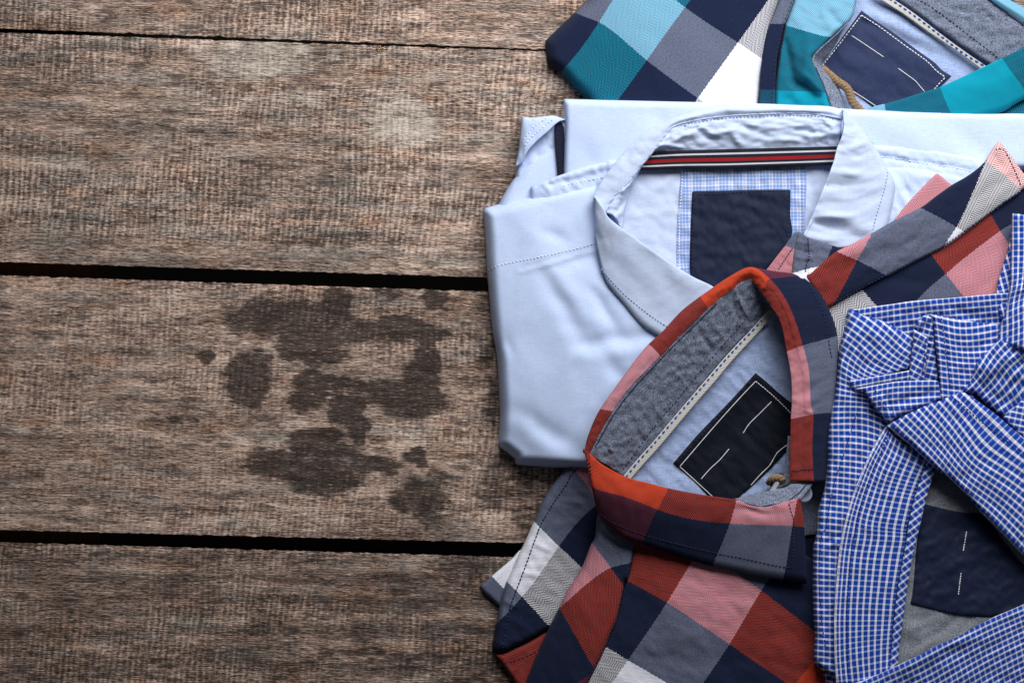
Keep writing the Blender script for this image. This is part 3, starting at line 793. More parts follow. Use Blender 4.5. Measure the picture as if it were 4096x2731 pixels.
# rolled cuff at the left
S_cuff = patch('cuff', sky, ws, 'r1 362,922 372,915 450,930 520,918 600,915 690,925 760,940 760,1500 700,1700 290,1700 302,1560 312,1400 320,1310 345,1180 352,1050',
    'r1 420,1000,10 600,950,14 680,1000,14 640,1300,11 400,1400,10 340,1500,8', r=20, drop=7.5, step=9, noise=[(.7, 60, 40, 60, 2)], ridges=[(2190, 590, 2225, 610, -1.0, 10), (2110, 640, 2180, 720, .9, 26), (2080, 700, 2120, 790, -.8, 22)])
S_hem = loft('cuff_hem', sky, ws, ['r1 700,938,17 640,958,17 560,1030,17 470,1110,16 400,1195,15 378,1260,13 322,1300,11', 'r1 640,912,15 560,920,16 470,960,16 420,1020,15.5 385,1110,15 355,1190,13 322,1280,11', 'r1 600,905,12 500,918,13 430,925,13 372,930,12 352,1050,11 340,1180,9 318,1290,8'],
    nv=14, roll0=(4, 3), noise=[(.5, 40, 30, 45, 4)])
stitch(S_hem, 'r1 565,922 470,990 400,1070 370,1110', M['t_sky'], 11, 4, .28)
stitch(S_hem, 'r1 612,935 520,1010 430,1090 385,1155', M['t_sky'], 11, 4, .28)
S_plk = patch('placket_strip', sky, M['navy'], 'r1 622,965 655,950 700,945 700,1500 650,1500 648,1400 636,1250 622,1100', 14.5, r=5, drop=1.2, step=7)
stitch(S_plk, 'r1 655,970 653,1080 660,1200 668,1340', M['t_navy'], 12, 6, .25)
# folded shoulder layer between cuff and front
S_fold = patch('shoulder_fold', sky, ws, 'r1 436,1466 470,1450 580,1405 700,1362 860,1312 1020,1272 1032,1258 1115,1252 1200,1180 1300,1250 1100,1600 900,1800 438,1800 436,1530',
    'r1 440,1480,17 700,1380,21 1030,1280,24 1100,1260,25 900,1500,21 600,1500,20', r=9, drop=4, step=9, ridges=[(2160, 745, 2420, 690, -1.5, 12), (2170, 735, 2200, 765, 1.2, 9), (2280, 715, 2320, 700, .8, 12)], noise=[(.6, 40, 26, 60, 6)])
stitch(S_fold, 'r1 690,1460 760,1440 850,1420 1000,1392 1020,1384', M['t_sky'], 12, 5, .26)
stitch(S_fold, 'r1 1042,1268 1075,1264 1110,1258', M['t_sky'], 9, 4, .26)
# front panel
S_front = patch('front_panel', sky, ws,
    'r3 66,268 80,256 110,250 440,155 560,128 760,85 960,40 1010,150 1020,330 1130,520 1480,770 1800,960 1720,1180 1560,1400 r5 1450,520 1280,760 1150,950 1060,1250 900,1322 730,1318 500,1305 330,1290 313,1275 308,1242 250,1195 185,1142 178,1112 186,1000 192,850 180,560 165,400 r3 140,1250 118,1050 105,880 96,780 80,500 68,320',
    'r3 150,320,17 500,250,21 900,150,24 900,600,26 300,700,21 600,1100,25 1300,1300,28 r5 300,300,20 300,800,19 260,1100,15 600,1200,19 900,700,25 1500,500,27',
    r=46, drop=17, step=10,
    ridges=[(2090, 1075, 2390, 985, -1.0, 7), (2090, 1083, 2390, 993, .9, 12), (2180, 1100, 2330, 1360, -1.6, 36), (2260, 1060, 2370, 1020, -1.2, 28), (2240, 1100, 2390, 1310, 1.2, 40),
            (2020, 1340, 2040, 1400, -1.0, 22), (2330, 1380, 2600, 1340, -1.7, 34), (2360, 1420, 2560, 1400, 1.3, 40), (2420, 1430, 2520, 1560, -1.3, 34), (2100, 1660, 2290, 1790, -1.5, 40),
            (2060, 1700, 2260, 1820, 1.2, 46), (2230, 1290, 2300, 1480, 1.0, 60), (2190, 930, 2250, 960, -1.1, 24), (2290, 890, 2380, 800, .9, 40), (2100, 880, 2160, 1000, .8, 60), (2380, 1180, 2460, 1300, -1.4, 24)],
    noise=[(.6, 300, 190, 50, 21)], thick=1)
stitch(S_front, 'r3 102,752 160,718 300,682 480,648 640,612 800,575 942,535', M['t_sky'], 11, 3.5, .27)
# inside of the neck
S_in = patch('inner_yoke', sky, wc, 'r1 1200,1290 1400,1200 2352,1170 r2 900,1160 r4 900,300 700,850 300,1200 r3 1900,1000 1400,700 1050,400 1080,100', 22.5, r=4, drop=.3,
    ridges=[(2620, 760, 2700, 700, .9, 16), (2560, 860, 2700, 850, .7, 20), (3230, 680, 3260, 800, -.8, 20), (3240, 830, 3220, 930, .9, 14)], noise=[(.7, 90, 60, 20, 31)])
S_chk = patch('facing', sky, M['check'], 'r1 1618,1300 2000,1290 r2 400,1280 642,1285 638,1500 r4 636,500 630,700 628,900 300,1200 r3 1900,940 1690,820 1578,760 1580,600 1584,400 1600,150 1612,20', ('on', S_in, .7, 22.5),
    r=4, drop=.6, uv=(-1, 13.5, 3), step=9, noise=[(.4, 40, 24, 80, 2)])
stitch(S_chk, 'r3 1628,-60 1622,60 1608,250 1602,450 1605,620 1603,760', M['t_sky'], 9, 3, .3)
stitch(S_chk, 'r4 612,330 605,500 600,700 598,860', M['t_grey'], 3, 11, .25)
S_label = patch('neck_label', sky, M['label_dark'], 'r3 1702,135 1720,128 1900,124 r4 100,512 300,508 500,508 514,520 512,700 512,900 300,1150 100,1200 r3 1850,940 1690,820 1682,700 1686,500 1694,300', ('on', S_chk, .9, 23.5),
    r=6, drop=.8, step=9, noise=[(.12, 120, 60, 5, 3)], ridges=[(2800, 1010, 3130, 1000, .35, 16), (2800, 1055, 3130, 1045, .35, 14)])
stitch(S_label, 'r3 1712,180 1708,350 1702,550 1705,780', M['t_navy'], 11, 5, .25)
stitch(S_label, 'r3 1760,152 1950,146 r4 100,528 300,522 470,522', M['t_navy'], 11, 5, .25)
stitch(S_label, 'r4 496,545 496,700 494,880', M['t_navy'], 11, 5, .25)
# collar: roll, stand, tape, leaves
S_stand = loft('collar_stand', sky, wc, [
    'r3 1020,290,31.5 r1 1085,1545,31 1200,1430,31 1290,1310,31 1370,1215,31 1460,1100,31 1545,1000,31 1700,950,31 r2 0,912,31 300,895,31 600,888,31 750,900,31 922,932,31',
    'r3 1090,320,31 r1 1140,1552,31 1225,1430,31 1290,1325,31 1378,1210,31 1480,1130,31 1600,1060,31 1740,1035,31 r2 10,1020,31 300,1010,31 600,1000,31 760,1010,31 905,1020,31',
    'r3 1152,428,26 r1 1190,1562,26 1248,1432,26 1292,1338,26.6 1388,1200,26.6 1490,1196,26.6 1625,1190,26.8 1755,1186,26.8 r2 15,1182,26.8 305,1174,26.8 605,1166,26.8 765,1162,26.8 895,1158,26.8'],
    nv=26, step=7, ridges=[(2700, 560, 2790, 520, 2.0, 12), (2780, 520, 2860, 560, -1.8, 12), (2850, 540, 2930, 520, 2.0, 11), (2930, 530, 2960, 580, 2.0, 10), (2960, 500, 3060, 540, -1.6, 12), (3080, 560, 3180, 560, 1.8, 11),
      (3190, 520, 3300, 535, -1.6, 11), (3240, 545, 3360, 530, 1.9, 12), (2640, 580, 2740, 590, 1.6, 9), (3300, 480, 3340, 520, 1.2, 10), (2480, 770, 2520, 740, 1.3, 9), (2470, 840, 2500, 800, -1.3, 9), (2450, 880, 2490, 850, 1.2, 8)], noise=[(.7, 34, 22, 10, 14)])
S_tape = loft('neck_tape', sky, M['tape'], ['r1 1360,1198,27.4 1480,1188,27.4 1620,1180,27.4 r2 0,1170,27.4 300,1163,27.4 600,1155,27.4 900,1147,27.4', 'r1 1270,1336,27 1440,1330,27 1620,1324,27 r2 0,1321,27 300,1312,27 600,1302,27 868,1291,27'],
    us=[0, 1], vs=[0, .8, 1.7, 3.8, 5.7, 7.6, 9.4], nv=8, noise=[(.25, 90, 90, 0, 4)], thick=.9)
S_roll = loft('collar_roll', sky, wc, [
    'r3 936,210,30 r1 945,1520,30 1040,1365,29 1150,1230,29 1232,1138,29 1390,1012,29 1560,928,29 1720,878,29 r2 0,820,29 300,820,29 600,832,29 800,838,29 928,868,30',
    'r3 975,225,32.8 r1 1020,1530,32 1120,1400,32.2 1220,1265,31.6 1300,1175,31.6 1425,1055,31.6 1552,962,32.6 1710,912,32.8 r2 0,865,32.8 300,858,32.8 600,860,32.8 780,868,32.8 926,900,32',
    'r3 1020,290,31.9 r1 1085,1545,31.6 1200,1430,31.6 1290,1310,31.6 1370,1215,31.6 1460,1100,31.6 1545,1000,31.3 1700,950,31.3 r2 0,912,31.3 300,895,31.3 600,888,31.3 750,900,31.3 922,932,31.6'],
    nv=18, step=8, noise=[(.5, 60, 40, 0, 8)], ridges=[(2530, 590, 2500, 640, -1.2, 10), (2880, 425, 2960, 440, .8, 12), (3220, 420, 3280, 435, -.8, 10)], roll0=(3, 3))
pp = 'r3 1020,290 r1 1085,1545 1200,1430 1290,1310 1370,1215 1460,1100 1545,1000 1700,950 r2 0,912 300,895 600,888 750,900 918,930'
c, z = path_on([S_roll, S_stand], pp, 6, .1)
V_, F_ = tube_mesh([P(c[:, 0], c[:, 1], z)], .55e-3, 6); link('piped_edge', mesh('piped_edge', V_, F_), wc, S_roll)
stitch(S_stand, 'r1 1640,985 1720,962 r2 0,926 300,909 600,902 750,915 905,942', M['t_grey'], 10, 5, .24, off=.4)
S_leafL = loft('collar_leaf', sky, wc, [
    'r3 940,172,34 1010,282,37 1060,362,37 1250,510,37 1500,690,36 1690,810,35 1850,890,34 2000,1000,33',
    'r3 938,200,33 970,400,34 1040,530,34 1130,680,33 1330,860,32.5 1520,990,32 1680,1090,31 1850,1200,31',
    'r3 936,235,31 942,450,30.5 965,620,30 1025,830,29.5 1160,1000,29.5 1300,1165,29.5 1450,1266,29.5 1650,1400,29'],
    nv=22, step=9, roll0=(6, 5), noise=[(.5, 120, 60, 40, 3), (.2, 40, 24, 40, 33)], ridges=[(2450, 900, 2520, 1040, .7, 24), (2620, 1040, 2700, 1160, -.8, 26), (2700, 1090, 2800, 1150, .7, 20), (2480, 1090, 2720, 1310, -.5, 7)], thick=1.3)
stitch(S_leafL, 'r3 988,735 1040,795 1150,912 1260,1010 1400,1118 1515,1192', M['t_grey'], 10, 4, .3)
S_yokeR = patch('back_yoke', sky, ws, 'r2 1100,1120 1165,1135 1400,1152 1700,1192 2040,1262 2300,1330 2300,1800 900,1800 900,1300', 'r2 1165,1150,26.5 2040,1270,27.5 1500,1500,26.5 1000,1500,26', r=6, drop=2.5, step=9,
    ridges=[(3480, 620, 3890, 680, -1.2, 8), (3520, 600, 3680, 640, .9, 14), (3640, 620, 3700, 640, -.9, 10)], noise=[(.6, 50, 26, 50, 4)])
stitch(S_yokeR, 'r2 1228,1230 1320,1240 1450,1262 1600,1285 1750,1308 1930,1342', M['t_sky'], 13, 5, .28)
S_frontR = patch('shoulder_panel', sky, ws, 'r2 1200,1345 1280,1318 1420,1316 1600,1340 1850,1390 2000,1430 2000,1900 1000,1900 1100,1500', 'r2 1280,1350,27.5 1850,1400,28.5 1400,1600,28 1100,1700,27.5', r=7, drop=2.2, step=9,
    ridges=[(3590, 740, 3615, 800, 1.6, 16), (3610, 720, 3640, 800, -1.3, 14), (3570, 800, 3600, 860, 1.2, 14), (3640, 700, 3760, 720, .8, 18)], noise=[(.6, 60, 40, 60, 5)])
S_leafR = loft('collar_leaf', sky, wc, [
    'r2 926,866,36.5 r4 936,20,38 926,90,38 890,190,38 860,310,38 790,500,37 720,680,36 650,840,34 600,960,33',
    'r2 932,868,36 r4 985,40,36 1010,130,35.5 1030,240,35 1030,350,34.5 1040,500,33.5 1020,640,33 990,800,32 950,960,31.5',
    'r2 942,872,35 r2 1010,945,33 r2 1100,1050,32 r2 1165,1140,31 r2 1215,1215,30.5 r4 1275,350,30.5 1332,470,30 1305,660,30 1250,860,30'],
    nv=24, step=8, roll0=(6, 5), noise=[(.7, 80, 40, 0, 15), (.25, 34, 22, 0, 35)], ridges=[(3380, 600, 3470, 570, .9, 14), (3330, 690, 3440, 700, 1.5, 14), (3300, 740, 3400, 740, -1.6, 12), (3290, 865, 3380, 870, 2.6, 13), (3270, 893, 3370, 915, -2.8, 12), (3390, 880, 3470, 920, 2.0, 16), (3420, 780, 3500, 800, -1.2, 20), (3250, 945, 3330, 965, 2.2, 13), (3380, 930, 3450, 960, -2.0, 13)], thick=1.3)
stitch(S_leafR, 'r4 1278,365 1262,450 1240,540 1190,700 1150,860', M['t_grey'], 9, 5, .28)
# ------------------------------------------------------------------ red checked shirt (front)
red = empty('checked_shirt', tuple(P(2900, 2100, 0.0)), 'orange-red, navy and white checked shirt lying on the pale blue shirt, collar standing open', 'shirt', 'folded shirts on the table')
mr = M['red']; ch = M['chambray']
R_under = patch('under_layer', red, mr, 'r7 1000,500 600,1200 500,1568 420,1800 2000,2000 r8 1200,1900 1300,900 1400,300 r6 1700,1200 r6 1900,300 1000,300 r5 2000,1000 1200,1400 r7 1100,200', 12, r=20, drop=11.5, step=24, uv='r7 1505,940,2,1 1995,1265,2,2 1200,1390,3,1')
# ---- left sleeve with its rolled cuff
R_tail = patch('sleeve_hem', red, mr, 'r7 40,812 60,790 130,728 280,600 345,530 400,500 480,520 420,760 300,960 200,1000 192,972 120,905 65,855', 'r7 60,820,4 280,620,5 200,900,4 400,600,5', r=14, drop=3.5, step=8,
    uv='r7 130,730,4,1.5 225,830,4,1.2 280,600,3.6,1.5')
R_inner = patch('cuff_lining', red, mr, 'r7 150,1335 165,1342 230,1335 330,1290 450,1230 600,1140 760,1100 700,1500 560,1800 400,1750 330,1610 295,1540 255,1480 205,1410', 'r7 170,1350,6 400,1300,6.3 300,1500,6 550,1300,6', r=16, drop=4.5, step=8,
    uv='r7 170,1350,1.2,.9 550,1180,1.9,.7 300,1530,1.3,.4', noise=[(.5, 40, 30, -20, 4)])
stitch(R_inner, 'r7 235,1408 320,1390 410,1355 500,1305', M['t_navy'], 12, 5, .26)
R_sleeve = patch('sleeve', red, mr, 'r5 1000,1100 900,1130 852,1172 745,1282 690,1340 610,1440 560,1520 r7 520,160 460,300 385,470 325,590 282,690 245,772 205,900 168,1090 140,1240 135,1290 150,1335 230,1325 330,1280 450,1222 590,1150 800,1100 1000,600 1050,300 1100,0',
    'r5 850,1200,13 650,1450,12 r7 460,330,11 300,700,10 180,1100,9 160,1300,7.5 550,1150,7.5 700,700,9.5 900,300,11.5 950,0,13 500,900,9', r=26, drop=7, step=9,
    uv='r7 655,495,3,1 365,890,4,1 460,300,3,1.56 800,630,3,.6 245,770,4,1.35 940,180,2.05,1 580,1125,4,.5 165,1100,4.5,1 r5 740,1285,2,1.95 900,1490,2,1.4',
    ridges=[(2220, 2060, 2130, 2260, -.8, 12), (2190, 2160, 2120, 2330, .9, 16), (2150, 2180, 2200, 2200, .9, 10), (2090, 2290, 2150, 2300, .9, 10), (2020, 2400, 2060, 2420, .8, 10), (2270, 2000, 2330, 2010, .9, 10), (2300, 1960, 2360, 2030, -1.0, 14), (1995, 2570, 2040, 2600, .9, 10)], noise=[(.5, 60, 36, 20, 7)])
stitch(R_sleeve, 'r5 850,1275 760,1360 r7 720,5 620,150 520,320 480,420 450,500 400,640 320,850 290,930 268,1010 240,1180 213,1320', M['t_navy'], 13, 2.5, .38)
# ---- front: band beside the seam and main panel
R_front = patch('front_panel', red, mr, 'r7 1270,400 1225,650 1195,760 1162,850 1108,1085 1002,1332 932,1475 886,1570 820,1760 1600,1900 r8 900,1900 900,1200 850,700 500,500 r7 1900,300',
    'r7 1250,600,22 1150,1000,21 1000,1400,19 1700,800,25 1800,1300,23 1500,1568,20 r8 500,800,24 600,1300,21 300,1500,20', r=8, drop=1.5, step=10,
    uv='r7 1505,940,2,1 1995,1265,2,2 1200,1390,3,1 2245,845,1,2 1200,770,2,.4 r8 480,1568,2,2.9 690,1150,1,2.75',
    ridges=[(2560, 2300, 2700, 2500, .9, 50), (2700, 2620, 2900, 2640, -.6, 60), (3100, 2350, 3220, 2650, -1.0, 50)], noise=[(.7, 160, 110, 30, 9), (.25, 44, 30, 30, 11)], thick=1)
R_strip = patch('shoulder_yoke', red, mr, 'r7 990,150 955,260 940,420 905,490 842,650 790,740 732,830 645,1005 572,1150 485,1340 400,1545 330,1760 840,1760 890,1568 936,1472 1006,1330 1060,1200 1112,1080 1150,920 1168,815 1175,770 1205,745 1235,630 1262,500 1270,380 1200,200',
    'r7 960,400,21 850,660,18 650,1010,15 480,1400,12 1250,500,23.4 1165,820,22.6 1100,1080,22 930,1470,20 800,1000,20 700,1400,17.5', r=24, drop=6, step=9,
    uv='r7 1065,660,2,1 660,975,1,1 930,1440,1,.05 930,480,2,1.42 1165,800,2,.75 1230,510,2.5,1.2 500,1500,.35,.4',
    ridges=[(2350, 2080, 2400, 2160, .9, 12), (2400, 2090, 2480, 2160, -.9, 14), (2420, 2060, 2470, 2110, .8, 10)], noise=[(.4, 90, 60, 70, 3)], thick=1)
stitch(R_strip, 'r7 1240,520 1215,650 1190,740 1165,800 1145,900 1098,1078 1050,1200 992,1330 922,1470 876,1568', M['t_navy'], 12, 3, .36)
# ---- inside of the neck
R_lining = patch('yoke_lining', red, M['denim'], 'r5 1080,1420 1300,1120 1700,680 2000,330 2330,30 r6 420,200 540,560 600,900 600,1300 560,1560 r12 600,500 300,900 -300,1050 r7 1700,250 1300,150', 'r5 1200,1400,24 1700,800,22 2250,200,23 1700,1300,17 r6 500,700,19 500,1400,15 r5 1900,1000,17', r=4, drop=.3, step=9,
    ridges=[(2700, 1620, 2900, 1400, 1.4, 14), (2760, 1600, 2960, 1360, -1.2, 12), (3010, 1230, 3080, 1420, 1.0, 22), (2580, 1850, 2680, 1950, .9, 20), (2620, 1830, 2750, 1900, -.8, 16), (2980, 1380, 3060, 1330, .9, 16)], noise=[(.6, 90, 40, 50, 6)])
R_label = patch('neck_label', red, M['label_black'], 'r5 2200,570 r6 330,840 430,930 530,1010 640,1110 700,1300 r12 860,-60 640,160 400,420 0,790 -200,960 r7 2000,200 r5 1890,1590 1720,1420 1555,1276 1750,1050 2000,790', ('on', R_lining, 1.0, 17), r=5, drop=.8, step=9,
    ridges=[(2760, 1800, 2900, 1640, .8, 40), (2960, 1700, 3060, 1560, -.7, 40)])
for s in ('r5 2200,636 2050,795 1850,1020 1605,1305', 'r5 1605,1305 1700,1390 1890,1565'):
    thread(R_label, s, M['t_white'], .22)
stitch(R_label, 'r5 2200,636 r6 330,905 430,995 524,1090', M['t_white'], 10, 1, .3)
for s in ('r5 2325,795 2230,890 2150,970 2100,1046', 'r5 1992,1165 1920,1250 1840,1325 1770,1405', 'r6 500,1322 440,1365 400,1405 350,1490 280,1560 r12 10,740'):
    thread(R_label, s, M['t_white'], .22)
stitch(R_label, 'r5 2170,620 2020,785 1800,1030 1580,1275', M['t_navy'], 12, 6, .24)
R_tape = loft('neck_tape', red, M['tape_dash'], ['r5 1160,1385,26.6 1260,1262,26.6 1400,1105,26.6 1560,915,26.6 1720,728,26.6 1830,600,26.6 1950,460,26.6 2060,340,26.6 2150,248,26.6 2230,160,27 2310,70,28 2390,-30,29', 'r5 1205,1420,26 1300,1310,26 1440,1155,26 1600,965,26 1765,770,26 1880,640,26 1995,500,26 2105,378,26 2192,285,26 2275,195,26 2355,100,25 2430,0,26'],
    vs=[0, .9, 2, 3.2, 4.4, 5.2, 6.2, 7, 7.7, 8.3, 8.9, 9.6], nv=6)
stitch(R_tape, 'r5 1180,1392 1280,1265 1420,1105 1580,915 1740,728 1850,600 1970,460 2080,340 2170,245 2250,155', M['t_blue'], 15, 10, .5)
R_stand = loft('collar_stand', red, ch, [
    'r5 895,1210,39 955,1080,40 1055,900,41 1195,700,42 1415,470,42 1555,330,42 1715,165,42 r3 1895,980,42 r3 2045,872,42 r3 2135,812,42 r3 2185,832,42 r6 290,132,41',
    'r5 1040,1300,32 1110,1180,33 1230,1010,34 1380,815,34 1570,605,34 1695,470,34 1835,318,34 1975,180,34 2095,80,34 2180,10,34 2245,-30,34 r6 330,200,34',
    'r5 1180,1390,25.5 1262,1270,25.5 1402,1112,25.5 1562,922,25.5 1722,735,25.5 1832,606,25.5 1952,466,25.5 2062,346,25.5 2152,254,25.5 2232,166,26 2302,86,27 r6 382,272,28'],
    nv=26, step=7, ridges=[(2520, 1690, 2570, 1760, -.9, 9), (2440, 1790, 2490, 1860, .9, 9), (2600, 1600, 2660, 1680, .9, 9), (2560, 1640, 2610, 1720, -.8, 8), (2700, 1480, 2760, 1560, .8, 8), (2800, 1330, 2860, 1420, -.9, 9), (2850, 1290, 2910, 1370, .9, 9), (2950, 1180, 2985, 1260, 1.6, 9), (2920, 1160, 2950, 1270, -1.2, 9)],
    noise=[(.8, 36, 24, -48, 5), (.4, 18, 14, -48, 25)])
stitch(R_stand, 'r5 1160,1330 1260,1190 1400,1000 1560,810 1700,640 1860,450 2000,290 2120,150', M['t_navy'], 12, 6, .28)
stitch(R_stand, 'r5 945,1150 1010,1030 1100,880 1240,695 1450,470 1600,315 1760,160 1900,20', M['t_navy'], 8, 2, .4)
stitch(R_stand, 'r5 1190,1355 1275,1240 1420,1080 1580,890 1740,700 1960,440 2150,235', M['t_navy'], 8, 3, .36)
# ---- collar, rolled over, from the front corner round the back of the neck to the right front
C_in = 'r5 895,1210,39.4 955,1080,40.4 1055,900,41.4 1195,700,42.4 1415,470,42.4 1555,330,42.4 1715,165,42.4 r3 1895,980,42.4 r3 2045,872,42.4 r3 2135,812,42.4 r3 2185,832,42.4 r6 290,132,42 r6 370,250,41 r6 440,370,40 r6 490,600,38 r6 525,800,37 r6 530,1000,36 r6 522,1150,35 r6 518,1400,34 r12 855,650,33'
C_cr = 'r5 876,1195,39.8 918,1080,40.8 1005,890,41.8 1148,690,42.8 1370,420,43.3 1515,285,43.3 1670,115,43.3 r3 1870,935,43.8 r3 2020,830,44.3 r3 2130,768,44.8 r3 2205,778,44.8 r6 325,85,43.8 r6 405,190,42.3 r6 480,330,40.8 r6 548,578,38.8 r6 590,780,37.3 r6 600,1000,36.3 r6 605,1130,35.3 r6 600,1375,34.3 r12 1090,650,33.3'
C_bd = 'r5 858,1185,38 882,1075,38.5 962,885,39 1102,680,40 1325,385,40 1472,245,40 1630,75,40 r3 1848,893,41 r3 2000,792,42 r3 2130,726,43 r3 2215,738,44 r6 352,35,43.5 r6 432,130,42.5 r6 520,290,41 r6 607,556,39 r6 655,760,37.5 r6 668,1000,36.5 r6 690,1110,35.5 r6 682,1350,34.5 r12 1330,650,33.5'
C_lf = 'r5 880,1205,28 900,1085,28 985,895,29 1122,692,30 1345,400,30 1492,262,30 1650,95,31 r3 1868,912,32 r3 2016,812,34 r3 2140,745,36 r4 420,1150,37 r6 590,5,36 r6 722,105,36 r6 830,300,35 r6 882,480,34 r6 880,700,33 r6 862,920,32 r6 850,1100,31 r6 812,1350,30 r12 1580,650,29'
R_collar = loft('collar', red, mr, [C_in, C_cr, C_bd, C_lf], us=[1.25, 1.6, 1.98, 2.6], vs=[.3, .65, .93, 1.35, 1.9, 2.35, 2.8, 3.12, 3.4, 3.6, 3.75, 4.0, 4.35, 4.65, 5.0, 5.35, 5.75, 6.03, 6.5, 6.95],
    nv=30, step=8, roll0=(3, 2.5), noise=[(.55, 60, 40, -45, 6), (.22, 22, 16, 40, 16)], ridges=[(3200, 1590, 3270, 1540, -1.0, 16), (3170, 1600, 3260, 1600, .8, 14)], thick=1.2)
stitch(R_collar, 'r12 868,425 980,432 1100,405 1250,402 1320,392', M['t_navy'], 12, 2, .34)
stitch(R_collar, 'r6 590,5 650,60 700,150 760,270 800,430 820,560 840,660', M['t_navy'], 12, 4, .3)
# ---- top right: collar leaf of the folded side, and the panel under it
R_low = patch('back_panel', red, mr, 'r4 2450,430 2310,490 1730,935 1270,1175 840,1400 700,1470 r6 800,420 900,620 1300,600 2000,500 2500,300 r4 2600,900', 'r4 2250,700,31 1700,1100,31.5 900,1450,31 r6 1500,300,31', r=6, drop=.5,
    uv='r4 1735,1168,1,1 2160,830,2,1 1630,1030,1,.72 1870,1340,1,1.4 1520,1360,.45,1 1080,1290,0,.35 1190,1415,0,.6 2110,740,2,.7',
    ridges=[(3560, 1100, 3700, 1140, -.8, 22), (3700, 1050, 3860, 1130, .6, 40)], noise=[(.4, 120, 60, -30, 4)])
R_beh = patch('collar_edge', red, mr, 'r4 1320,752 1400,650 1480,560 1640,396 1666,380 1700,405 1780,470 1950,560 1600,800 1350,850', 30.6, r=7, drop=1.8, step=8, uv='r4 1320,745,1.9,1.1 1660,385,1.6,1.8 1780,470,1.85,1.9')
R_pt = patch('collar_stand_end', red, mr, 'r4 320,1140 400,1035 470,945 500,900 540,850 572,835 600,900 560,1100 560,1260 330,1250', 'r4 330,1130,32 560,840,35.5 540,1100,35 450,1000,34', r=7, drop=2, step=7, uv='r4 470,945,2.0,1.4 535,966,2.0,1.55 340,1130,1.5,1.1 570,840,2.25,1.7', noise=[(.5, 30, 26, 60, 2)])
stitch(R_pt, 'r4 530,965 480,1040 420,1130', M['t_navy'], 9, 3, .3)
R_tip = patch('collar_tip', red, mr, 'r4 572,833 610,850 645,875 780,920 920,970 1020,1000 950,1200 700,1300 500,1270 522,1160 532,1060 545,960', 'r4 580,850,36.5 640,1100,36.5 900,1000,34 540,1050,36', r=7, drop=2.2, step=7,
    uv='r4 525,1130,2.93,1.5 655,1080,2.9,1.75 560,850,2.4,1.5 845,950,2.6,2 800,1060,2.9,2', ridges=[(3180, 965, 3240, 975, 1.0, 7), (3180, 1000, 3240, 1010, -1.0, 7), (3180, 1030, 3240, 1035, 1.0, 7), (3215, 950, 3225, 1090, -1.0, 7)], noise=[(.5, 30, 20, 0, 2)])
stitch(R_tip, 'r4 650,890 655,960 660,1040 640,1090 628,1160', M['t_navy'], 9, 3, .36)
R_band = patch('collar_leaf', red, mr, 'r4 2145,125 2195,182 2344,382 2420,470 2325,512 2310,535 2150,645 1900,832 1730,952 1500,1072 1270,1190 1050,1302 840,1420 780,1450 720,1340 640,1215 622,1180 700,1130 860,1000 1000,930 1150,850 1320,752 1530,650 1650,562 1780,470 1900,400 2000,325 2052,265 2110,168',
    'r4 2145,180,33.5 2300,450,34.5 1700,700,36.5 1250,950,37 700,1200,37 900,1350,34.5 1500,1050,34.5 2000,700,34.5', r=14, drop=3.4, step=9,
    uv='r4 1040,1060,2,1 1820,800,3,2 1150,860,2,1.4 1270,1180,2.4,1 850,1420,2,.25 900,1000,1.75,1 1540,650,2.5,2 2050,280,3,3 2310,490,3.5,3 1740,920,3,1.75',
    ridges=[(3330, 1090, 3560, 990, -.9, 26), (3480, 1010, 3700, 870, .9, 36), (3560, 1090, 3800, 960, -.5, 9), (3800, 960, 4050, 770, -.5, 9), (3880, 780, 3960, 700, .7, 26), (3960, 600, 4060, 730, -.6, 9)], noise=[(.6, 90, 50, -30, 12), (.22, 26, 18, -30, 19)], thick=1.2)
stitch(R_band, 'r4 2305,525 2140,640 1900,818 1728,938 1500,1055 1268,1175 1050,1286 850,1398', M['t_navy'], 11, 3, .34)
stitch(R_band, 'r4 2118,196 2150,188 2185,196 2215,240 2250,310 2290,400 2322,480', M['t_navy'], 11, 3, .34)
# ---- right front: facing, button, loop and front collar leaf
R_dark = patch('inner_placket', red, ch, 'r12 700,900 1000,640 1700,500 1800,1700 1000,1800', 14, r=4, drop=.3, step=9)
R_sliver = patch('inner_facing', red, ch, 'r12 790,-300 850,-300 870,640 800,740 680,790 540,800 620,680 720,400', 27, r=5, drop=1.5, step=6, noise=[(.4, 20, 20, 0, 2)])
twist('hanger_loop', red, 'r12 400,700,20 450,620,25 560,570,27.5 660,600,27.5 700,680,24', 2.0, 26, 2.5, 14)
R_fac = patch('collar_facing', red, ch, 'r12 -330,1010 0,935 280,872 550,822 740,772 850,700 880,668 1320,668 1292,745 1180,890 1060,1035 800,1112 560,1192 330,1225 0,1150 -300,1060', 'r12 0,1000,33 500,900,34 1200,700,32 1000,1000,35 300,1180,36', r=5, drop=1.5, step=6, noise=[(.6, 40, 24, -20, 3)])
stitch(R_fac, 'r12 240,1190 400,1150 560,1130 700,1095 780,1065 900,990 1020,900 1110,800 1200,700', M['t_navy'], 7, 1, .42)
